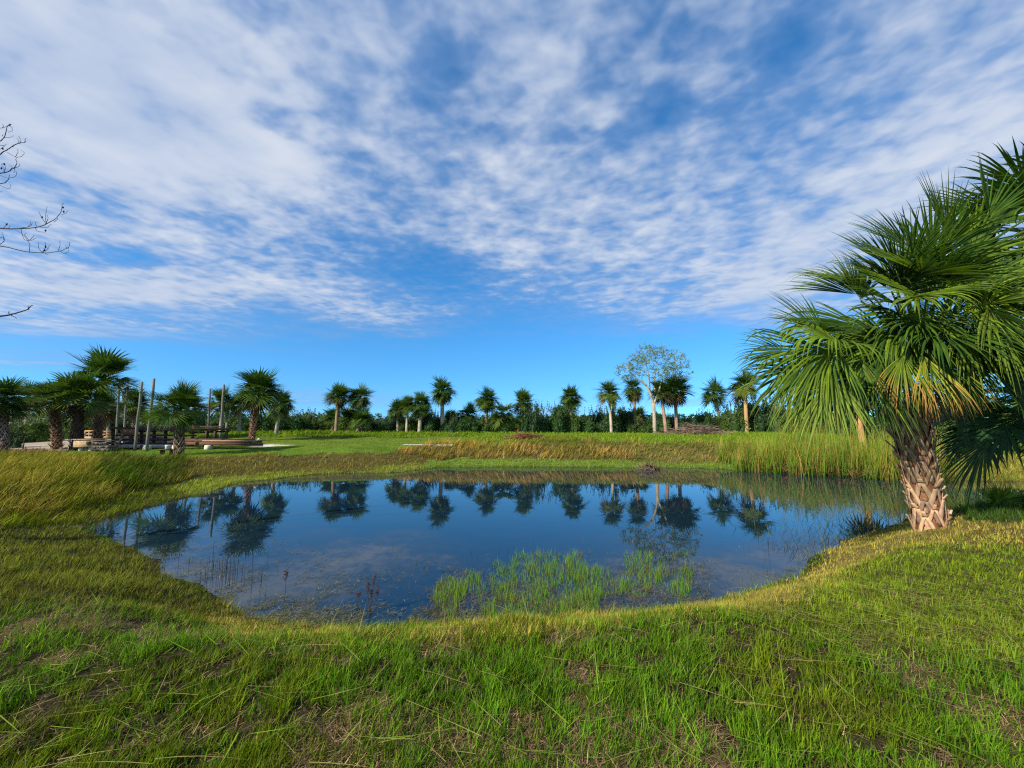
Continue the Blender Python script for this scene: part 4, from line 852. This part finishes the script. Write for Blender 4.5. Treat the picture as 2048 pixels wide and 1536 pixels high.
# ---------------------------------------------------------------- leafy tree with forked pale trunk
def leafy_tree():
    rnd = random.Random(21); r = np.random.default_rng(21); Y = 42.5; g = gpt(1309, Y)
    e = empty('leafy_tree', g, 'tall thinly leaved tree with a pale forked trunk among the palms', 'tree')
    bt = B(); bc = B(); K = lambda px, row, dy=0: P(px, row, Y+dy)-g*1.0
    tips = []
    def limb(pts, r0, r1, n=8):
        pts = np.asarray(pts, float); t = np.linspace(0, len(pts)-1, max(4, len(pts)*3)); q = np.stack([np.interp(t, range(len(pts)), pts[:, k]) for k in range(3)], 1)
        q[1:-1] = (q[:-2]+q[1:-1]*2+q[2:])/4
        tube(bt, q, np.linspace(r0, r1, len(q)), n, (.36, .31, .23)); return q
    def grow(p, d, ln, rad, lev):
        n = 5; pts = [p]; dd = unit(d)
        for k in range(n):
            dd = unit(dd+np.array([rnd.gauss(0, .16), rnd.gauss(0, .16), rnd.gauss(.05, .10)])); pts.append(pts[-1]+dd*ln/n)
        pts = np.array(pts); tube(bt, pts, np.linspace(rad, rad*.55, n+1), 6 if lev < 2 else 4, (.26, .22, .16), cap=False)
        if lev >= 3: tips.append(pts); return
        for k in range(5 if lev < 2 else 5):
            i = rnd.choice([2, 3, 4, 5]); nd_ = unit(dd*.9+np.array([rnd.gauss(0, .65), rnd.gauss(0, .65), rnd.gauss(.15, .4)]))
            grow(pts[i], nd_, ln*rnd.uniform(.55, .8), rad*.5, lev+1)
    g = np.array(g)
    trunk = limb([np.array([0, 0, -.2]), K(1309, 840), K(1307, 806)], .22, .16, 12)
    A1 = limb([K(1307, 808), K(1302, 790), K(1294, 772), K(1283, 760)], .14, .08)
    A2 = limb([K(1308, 808), K(1312, 796), K(1318, 782), K(1322, 765)], .13, .07)
    A3 = limb([K(1302, 792), K(1299, 770, .4), K(1297, 742, .5)], .10, .06)
    A4 = limb([K(1310, 800, .2), K(1309, 770, .8), K(1310, 740, 1)], .09, .06)
    L1 = limb([K(1294, 773), K(1280, 762, -.3), K(1264, 748, -.5), K(1252, 732, -.6)], .07, .035)
    nodes = [p for q in (A1, A2, A3, A4, L1) for p in q[2:]]
    T = []
    for (cx_, cy2, rx, ry, m) in ((1316, 724, 66, 36, 420), (1300, 708, 40, 22, 90), (1251, 742, 24, 22, 110), (1352, 742, 34, 20, 90), (1275, 715, 22, 14, 30)):
        for _ in range(m):
            d = r.normal(size=3); d /= np.linalg.norm(d); k = r.uniform(.25, 1)**.5
            T.append(K(cx_+d[0]*rx*k, cy2-d[2]*ry*k, d[1]*k*rx*.045))
    T = sorted(T, key=lambda t: min(np.linalg.norm(t-n_) for n_ in nodes))
    for t in T:
        nn = np.array(nodes); dd = np.linalg.norm(nn-t, axis=1)+.25*np.maximum(0, nn[:, 2]-t[2]); i = int(dd.argmin()); p0 = nn[i]; ln = np.linalg.norm(t-p0)
        u = np.linspace(0, 1, 4)[:, None]; pts = p0*(1-u)+t*u+np.sin(u*np.pi)*r.normal(size=3)*ln*.10
        rad = .009+.012*ln; tube(bt, pts, np.linspace(rad, .006, 4), 4, (.27, .23, .17), cap=False)
        nodes += [pts[1], pts[2], pts[3]]; tips.append(pts[1:])
    bt.obj('trunk', M_bark, e, True)
    for pts in tips:
        n = 9; i = r.integers(0, len(pts), n); p = pts[i]+r.normal(size=(n, 3))*.09
        leaf_cloud_pts(bc, p, .075, r)
    bc.obj('crown', M_leaf, e)
def leaf_cloud_pts(b, p, size, r, cg=(.07, .13, .02), cy_=(.16, .22, .03)):
    n = len(p); a = r.normal(size=(n, 3)); a /= np.linalg.norm(a, axis=1)[:, None]; c = np.cross(a, r.normal(size=(n, 3))); c /= np.linalg.norm(c, axis=1)[:, None]+1e-9
    s = size*r.uniform(.6, 1.3, n)[:, None]; V = np.stack([p-a*s, p+c*s*.45, p+a*s, p-c*s*.45], 1).reshape(-1, 3); u = r.uniform(size=n)[:, None]
    b.add(V, np.arange(4*n).reshape(-1, 4), None, np.repeat(np.array(cg)*(1-u)+np.array(cy_)*u, 4, axis=0))
leafy_tree()

# ---------------------------------------------------------------- bare tree reaching in from the left
def bare_tree():
    Y0 = 6.0; base = np.array([-11.2, 6.3, float(gz(-11.2, 6.3))]); rnd = random.Random(3)
    e = empty('bare_tree', base, 'leafless tree outside the left edge whose thin twigs reach into the sky', 'tree'); bt = B(); bw = B()
    def Q(X, Yc, dep=0): return P(X/3.57, 230+Yc/3.57, Y0+dep)-base
    def line(pts, r0, r1, dep=0, n=6, b=None, wob=.012):
        q = np.array([Q(a, c, dep) for a, c in pts]); m = len(q)*4; t = np.linspace(0, len(q)-1, m); p = np.stack([np.interp(t, range(len(q)), q[:, k]) for k in range(3)], 1)
        p[1:-1] = (p[:-2]+p[1:-1]+p[2:])/3; p[1:-1, 1] += np.array([rnd.gauss(0, wob) for _ in range(m-2)]).cumsum()*.3
        tube(b or bw, p, np.linspace(r0, r1, m), n, (.045, .035, .035)); return p
    trk = np.array([[0, 0, -.3], [.1, 0, 1.2], [.2, .05, 2.6], [.15, .1, 4.2], [.3, .1, 5.6], [.45, .1, 7.2]])
    tube(bt, trk, [.22, .18, .15, .12, .08, .04], 10, (.16, .12, .10))
    def bough(start, X, Yc, r0, dep):
        a = np.array(start, float); b2 = Q(X, Yc, dep); m = np.linspace(0, 1, 6)[:, None]; p = a*(1-m)+b2*m+np.sin(m*3.14)*np.array([0, 0, .12]); tube(bt, p, np.linspace(r0*2.6, r0, 6), 7, (.10, .08, .07))
    fr = .004
    # first bough
    bough([.2, .05, 2.9], -2, 808, .0095, 0); line([(-2, 808), (80, 813), (150, 808), (250, 800), (330, 778), (400, 745), (440, 700), (455, 630)], .0095, .003)
    for t in [[(330, 778), (335, 720), (340, 655)], [(325, 775), (300, 735), (282, 690)], [(330, 770), (352, 745), (345, 715)], [(440, 710), (470, 705), (485, 680)], [(250, 800), (262, 830), (325, 838)], [(285, 800), (345, 808), (370, 780)],
              [(150, 808), (210, 795), (230, 765)], [(385, 765), (415, 752), (420, 735)], [(20, 808), (40, 790), (52, 770)], [(262, 795), (255, 765), (275, 770)], [(60, 810), (72, 790)], [(150, 810), (155, 850), (180, 895), (205, 897)], [(200, 795), (222, 780), (215, 755)]]: line(t, fr, .002)
    bough([.2, .05, 2.6], -2, 935, .008, .2); line([(-2, 935), (60, 945), (140, 967), (210, 980), (300, 985), (360, 985), (420, 970), (490, 950), (497, 905)], .008, .003, .2)
    for t in [[(210, 980), (217, 930), (200, 895), (160, 850), (108, 820)], [(200, 895), (240, 893), (258, 880)], [(205, 890), (180, 860), (188, 840)], [(210, 893), (240, 875), (242, 855)], [(300, 982), (270, 945), (268, 905)], [(310, 982), (325, 935), (322, 905)], [(325, 975), (345, 950), (360, 925)],
              [(415, 968), (435, 935), (433, 900)], [(420, 970), (460, 992), (485, 975), (480, 940)], [(320, 985), (345, 1000)], [(300, 980), (330, 940), (345, 955)], [(475, 950), (465, 930)]]: line(t, fr, .002, .2)
    bough([.1, .05, 1.7], -2, 1436, .013, -.2); line([(-2, 1436), (60, 1430), (110, 1420), (160, 1408), (215, 1385), (235, 1358)], .013, .005, -.2)
    for t in [[(205, 1390), (198, 1378), (206, 1362)], [(70, 1428), (62, 1405), (64, 1400)], [(80, 1430), (118, 1452)]]: line(t, .006, .003, -.2)
    bough([.25, .08, 4.6], -2, 283, .008, .1); line([(-2, 283), (60, 250), (100, 225), (140, 205), (175, 195), (185, 165)], .008, .003, .1)
    for t in [[(140, 205), (155, 185), (142, 150)], [(90, 230), (98, 210)], [(50, 265), (110, 302), (150, 290), (162, 265), (150, 250)], [(110, 298), (125, 270), (122, 240)], [(110, 215), (125, 195), (122, 165)], [(175, 195), (188, 190)]]: line(t, fr, .002, .1)
    bough([.3, .08, 5.0], -2, 187, .007, .2); line([(-2, 187), (30, 160), (50, 120), (65, 75), (85, 68)], .007, .003, .2)
    for t in [[(68, 80), (92, 90), (90, 115), (60, 125)], [(-2, 95), (40, 85), (65, 68)], [(30, 165), (70, 162), (98, 148)], [(-2, 215), (35, 222), (48, 208)], [(20, 95), (28, 78), (18, 65)], [(-2, 245), (35, 238), (38, 220)], [(10, 150), (25, 140)]]: line(t, fr, .002, .2)
    bough([.2, .08, 4.0], -2, 417, .008, 0); line([(-2, 417), (60, 400), (105, 380), (125, 350), (118, 310)], .008, .003)
    for t in [[(105, 380), (138, 362), (140, 345)], [(-2, 430), (60, 455), (110, 445), (122, 410), (115, 400)], [(30, 405), (25, 380), (10, 350)], [(30, 405), (40, 375), (30, 350)], [(70, 395), (85, 370), (60, 355)], [(105, 380), (100, 400), (95, 410)], [(10, 350), (35, 345), (40, 360)]]: line(t, fr, .002)
    bough([.2, .08, 3.7], -2, 490, .007, .1); line([(-2, 490), (45, 485), (72, 460), (68, 425)], .007, .003, .1)
    for t in [[(-2, 500), (40, 522), (68, 527), (75, 495)], [(-2, 550), (10, 545)], [(-2, 880), (30, 870), (38, 900), (5, 925)], [(-2, 925), (35, 905), (30, 860), (18, 840)]]: line(t, fr, .002, .1)
    for X, Yc in ((300, 730), (455, 690), (450, 660), (325, 825), (325, 940), (318, 965), (70, 70), (48, 780), (30, 350), (10, 380), (20, 240)):  # cones left on the twigs
        c = Q(X, Yc); tube(bw, [c-[0, 0, .02], c-[0, 0, .008], c+[0, 0, .008], c+[0, 0, .02]], [.003, .011, .010, .002], 6, (.03, .025, .03))
    bt.obj('trunk', M_bark, e, True); bw.obj('twigs', M_bark, e, True)
bare_tree()

# ---------------------------------------------------------------- timber yard
W1 = (.11, .06, .045); W2 = (.06, .036, .03); W3 = (.30, .20, .13); POLE = (.17, .165, .14); GP = 'tall poles standing around the timber structure'
def pole(px_b, row_b, px_t, row_t, Y, label, name='pole', r=.075):
    g = gpt(px_b, Y); top = P(px_t, row_t, Y); b = B(); H = top-g; n = 7; t = np.linspace(0, 1, n)[:, None]; pts = t*H; pts[0, 2] = -.3
    pts[1:-1, :2] += np.array([[random.gauss(0, .012), random.gauss(0, .012)] for _ in range(n-2)])
    b.v = []; tube(b, pts, np.linspace(r*1.12, r, n), 12, np.array(POLE)*(.85+.3*np.array([random.random() for _ in range(n)]))[:, None])
    o = b.obj(name, M_bark, None, True); o.location = tuple(g); tag(o, label, 'pole', GP)
pole(232, 852, 239, 771, 34, 'leftmost tall pole, its top touching the palm crown'); pole(247, 854, 255, 770, 33, 'second tall pole from the left')
pole(269.5, 899, 284, 764, 26, 'third tall pole from the left, standing in front of the timber structure'); pole(294, 901, 308, 757, 25.5, 'highest pole, just left of the spiky short palm')
pole(386, 852, 390, 780, 35, 'pole mostly hidden behind the spiky short palm'); pole(416, 850, 420, 777, 34.5, 'tall pole between the spiky short palm and the big round palm'); pole(440, 874, 448, 769, 31, 'tall pole nearest the big round palm', r=.085)
pole(453, 877, 453.5, 845, 30, 'short stub post at the right end of the timber structure', 'post', .08)
def post_small():
    g = gpt(46, 27); b = B(); tube(b, [[0, 0, -.2], [0, 0, .35], [0.01, 0, .75]], [.03, .03, .028], 8, (.05, .04, .035)); o = b.obj('post', M_bark); o.location = tuple(g); tag(o, 'thin dark post beside the sandy path at the far left', 'post')
post_small()
def timber_structure():
    Y = 29; g = gpt(340, Y); e = empty('timber_structure', g, 'long low weathered timber structure of stacked beams, rails and posts behind the spiky palm', 'timber structure')
    K = lambda px, row, yy=Y: P(px, row, yy)-g
    def part(name, lst, mat=M_wood, label=None):
        b = B()
        for (p, q, w, h, c) in lst: beam(b, p, q, w, h, c)
        o = b.obj(name, mat, e)
        if label: o['label'] = label
        return o
    part('top_beam', [(K(222, 856), K(458, 858), .30, .16, W1), (K(275, 852.2, 29.1), K(445, 853.5, 29.1), .22, .09, (.22, .15, .12)), (K(256, 860.0, 28.8), K(396, 861.8, 28.8), .18, .07, W2)])
    part('side_panel', [(K(241, 864.5, 28.5), K(272, 864.5, 28.5), .05, .40, (.24, .12, .07))], label='brown plank panel at the left end')
    for r0, yy in ((870.5, 28.7), (879, 28.6), (887, 28.5)):
        part('rail', [(K(232, r0, yy), K(392, r0+.4, yy), .12, .13, W2)])
    part('long_rail', [(K(380, 866, 29.2), K(458, 862.5, 29.2), .14, .12, W2)])
    for px, r0, r1 in ((226, 858, 890), (262, 862, 890), (283, 862, 890), (308, 862, 890), (331, 862, 890), (352, 862, 892), (385, 860, 892), (413, 862, 880), (430, 862, 880), (452, 862, 882)):
        part('post', [(K(px, r1), K(px+.6, r0), .15, .15, W2)])
    part('brace', [(K(236, 893, 28.2), K(246, 868, 28.2), .14, .12, (.11, .10, .08))]); part('brace', [(K(266, 893, 28.2), K(259, 869, 28.2), .14, .12, W2)])
    part('brace', [(K(233, 894, 28.0), K(243, 876, 28.0), .10, .10, (.30, .26, .2))])
    o = part('slab', [(K(246, 892, 28.4), K(345, 892.5, 28.4), .8, .22, (.46, .42, .38))], M_conc, 'pale concrete slab under the rails'); 
    b = B()
    for i in range(26):
        a = random.uniform(234, 345); r = random.uniform(873, 889); p = K(a, r, 29.6); box(b, p, (.7*random.uniform(.5, 1), .4, .22*random.uniform(.6, 1)), random.uniform(-.1, .1), np.array([.52, .40, .36])*random.uniform(.7, 1.1))
    b.obj('pale_blocks', M_conc, e)
timber_structure()
def timber_pile():
    Y = 27.2; g = gpt(430, Y); e = empty('timber_stack', g, 'stack of long reddish brown beams laid on concrete blocks on the grass', 'timber stack')
    K = lambda px, row, yy=Y: P(px, row, yy)-g
    def one(name, p, q, w, h, c, mat=M_wood):
        b = B(); beam(b, p, q, w, h, c); return b.obj(name, mat, e)
    one('beam', K(342, 886.0), K(524, 889.0), .28, .19, (.13, .065, .04)); one('beam', K(362, 880.6, 27.6), K(522, 883.2, 27.6), .26, .16, (.09, .048, .038)); one('beam', K(405, 881.5, 27.25), K(512, 882.4, 27.2), .2, .09, (.30, .19, .14))
    one('beam', K(368, 878.5, 28.1), K(505, 879.4, 28.1), .3, .09, (.10, .06, .05)); one('beam', K(340, 883, 28.4), K(420, 880, 28.0), .16, .08, (.30, .24, .19)); one('beam', K(330, 884.5, 27.0), K(352, 885, 27.0), .2, .14, W2)
    for px in (396, 446, 501.5):
        b = B(); c = K(px, 0, Y); c[2] = .05; box(b, (c[0], -.1, .10), (.36, .34, .34), random.uniform(-.3, .3), (.55, .54, .47), bev=.03); b.obj('concrete_block', M_conc, e)
    b = B()
    for px in (386, 441, 495): c = K(px, 0, Y); box(b, (c[0]-.12, .25, .10), (.2, .5, .34), 0, W2)
    b.obj('bearer', M_wood, e)
    g2 = P(517, 879.5, 27.6); b = B(); r = np.random.default_rng(4); lump(b, (0, 0, 0), (.13, .1, .12), (.70, .68, .55), r); o = b.obj('white_stone', M_conc, None, True); o.location = tuple(g2); tag(o, 'small white stone lying on the right end of the beams', 'stone')
timber_pile()
def stone_seat():
    Y = 25.3; g = gpt(178, Y); e = empty('plank_box', g, 'low tan wooden box standing on two pale concrete feet', 'wooden box'); K = lambda px, row, yy=Y: P(px, row, yy)-g
    b = B(); r = np.random.default_rng(2); beam(b, K(157, 887), K(199, 886.5), .6, .46, (.42, .29, .17)); b.obj('body', M_wood, e)
    b = B(); beam(b, K(155, 878.8), K(203, 878.6), .72, .06, (.36, .24, .15)); b.obj('lid', M_wood, e)
    b = B(); box(b, K(177, 886, 24.97), (.24, .05, .2), 0, (.03, .02, .02)); b.obj('painted_opening', M_wood, e)  # solid near-black block standing in for the shade inside a hole
    for px in (163, 183): b = B(); beam(b, K(px, 904), K(px+.4, 893.5), .22, .2, (.62, .60, .45)); b.obj('foot', M_conc, e)
    g = gpt(210, 25.2); e = empty('firewood_stack', g, 'dark stack of split logs leaning against the tan box', 'firewood'); K = lambda px, row, yy=25.2: P(px, row, yy)-g
    for i in range(26):
        px = 194+(i % 9)*3.6+r.normal(0, .4); row = 899-(i//9)*6.2+r.normal(0, .6); b = B(); c = K(px, row); tube(b, [c+[0, -.25, 0], c+[0, 0, .01], c+[0, .25, 0]], .085*r.uniform(.8, 1.2), 7, np.array([.07, .06, .055])*r.uniform(.6, 2.2)); b.obj('log', M_bark, e)
    b = B(); beam(b, K(192, 881), K(227, 881.5), .6, .05, (.10, .08, .07)); b.obj('cover_board', M_wood, e)
    g = gpt(190, 31); e = empty('wooden_crate_wall', g, 'weathered orange-brown plank barrier with square holes behind the box', 'plank wall'); K = lambda px, row, yy=31: P(px, row, yy)-g
    for (a, r0, c_, r1, hh, cc) in ((170, 862, 204, 862, .13, (.36, .21, .09)), (171, 868, 204, 868.5, .10, (.30, .20, .12)), (171, 875, 203, 875, .16, (.36, .27, .18)), (205, 863, 222, 863.5, .12, (.34, .19, .07)), (205, 869, 222, 869, .12, (.30, .17, .07)), (206, 874, 221, 874.5, .10, (.36, .22, .09))):
        b = B(); beam(b, K(a, r0), K(c_, r1), .12, hh, cc); b.obj('plank', M_wood, e)
    for px in (171, 179, 190, 203): b = B(); beam(b, K(px, 886), K(px, 861), .1, .1, (.25, .17, .1)); b.obj('upright', M_wood, e)
    # rubble ramp
    g = gpt(168, 27.5); b = B()
    for i in range(70):
        t = r.uniform(); x = (t-.5)*2.0; box(b, (x, r.normal(0, .35), .03+(t*.62)*r.uniform(.2, 1)), (r.uniform(.12, .3), .2, r.uniform(.06, .14)), r.uniform(0, 3), np.array([.50, .38, .30])*r.uniform(.6, 1.2))
    o = b.obj('rubble_heap', M_conc); o.location = tuple(g); tag(o, 'sloping heap of pale broken stone beside the dark palm trunk', 'rubble')
    # little table with bucket
    g = gpt(333, 23.6); e = empty('low_table', g, 'tiny dark table by the foot of the spiky short palm', 'table'); b = B(); box(b, (0, 0, .28), (.75, .45, .05), .1, (.06, .05, .04)); b.obj('table_top', M_wood, e)
    for sx in (-.28, .28): b = B(); box(b, (sx, 0, .12), (.07, .35, .27), .1, (.16, .07, .05)); b.obj('leg', M_wood, e)
    b = B(); tube(b, [[0, 0, 0], [0, 0, .02], [0, 0, .2], [0, 0, .24], [0, 0, .25]], [.10, .13, .15, .16, .12], 12, (.55, .60, .62)); o = b.obj('bucket', M_conc, None, True); o.location = (g[0]+.05, g[1], g[2]+.306); tag(o, 'pale grey bucket on the tiny dark table', 'bucket')
stone_seat()

# ---------------------------------------------------------------- brush piles
def brush(px, Y, w, h, n, col, label, seed, leafy=0, vert=False):
    r = np.random.default_rng(seed); g = gpt(px, Y); b = B()
    for i in range(n):
        x = r.normal(0, w*.36); top = h*math.exp(-(x/(w*.55))**2); z = r.uniform(.0, 1)*top; a = r.normal(0, .5)+(math.pi if r.uniform() < .5 else 0); ln = r.uniform(.3, .9)*w*.45
        d = np.array([math.cos(a), math.sin(a)*.6, r.normal(-.05, .25) if not vert else r.uniform(.3, 2)]); d = unit(d); p = np.array([x, r.normal(0, w*.15), z]); q = p+d*ln
        q[2] = max(.0, min(q[2], top*1.25+.1)); m = (p+q)/2+r.normal(size=3)*.05
        tube(b, [p, m, q], np.array([.022, .016, .008])*r.uniform(.5, 1.5), 4, np.array(col)*r.uniform(.5, 1.6))
    if leafy: leaf_cloud(b, (0, 0, h*.3), (w*.5, w*.3, h*.7), leafy, .06, r, np.array(col)*.5, np.array(col)*1.2, .2)
    o = b.obj('brush_pile', M_bark); o.location = tuple(g); tag(o, label, 'brush pile')
brush(1392, 39, 4.4, .95, 420, (.20, .13, .10), 'wide heap of grey-brown cut branches on the grass below the lone palm', 1)
brush(1052, 32, 2.2, .45, 260, (.16, .06, .04), 'low reddish heap of dead leaves in the field grass', 2, 500)
brush(1302, 23.0, 1.4, .6, 200, (.15, .11, .07), 'tangle of dead sticks and upright stalks on the far shore', 3, 0, True)
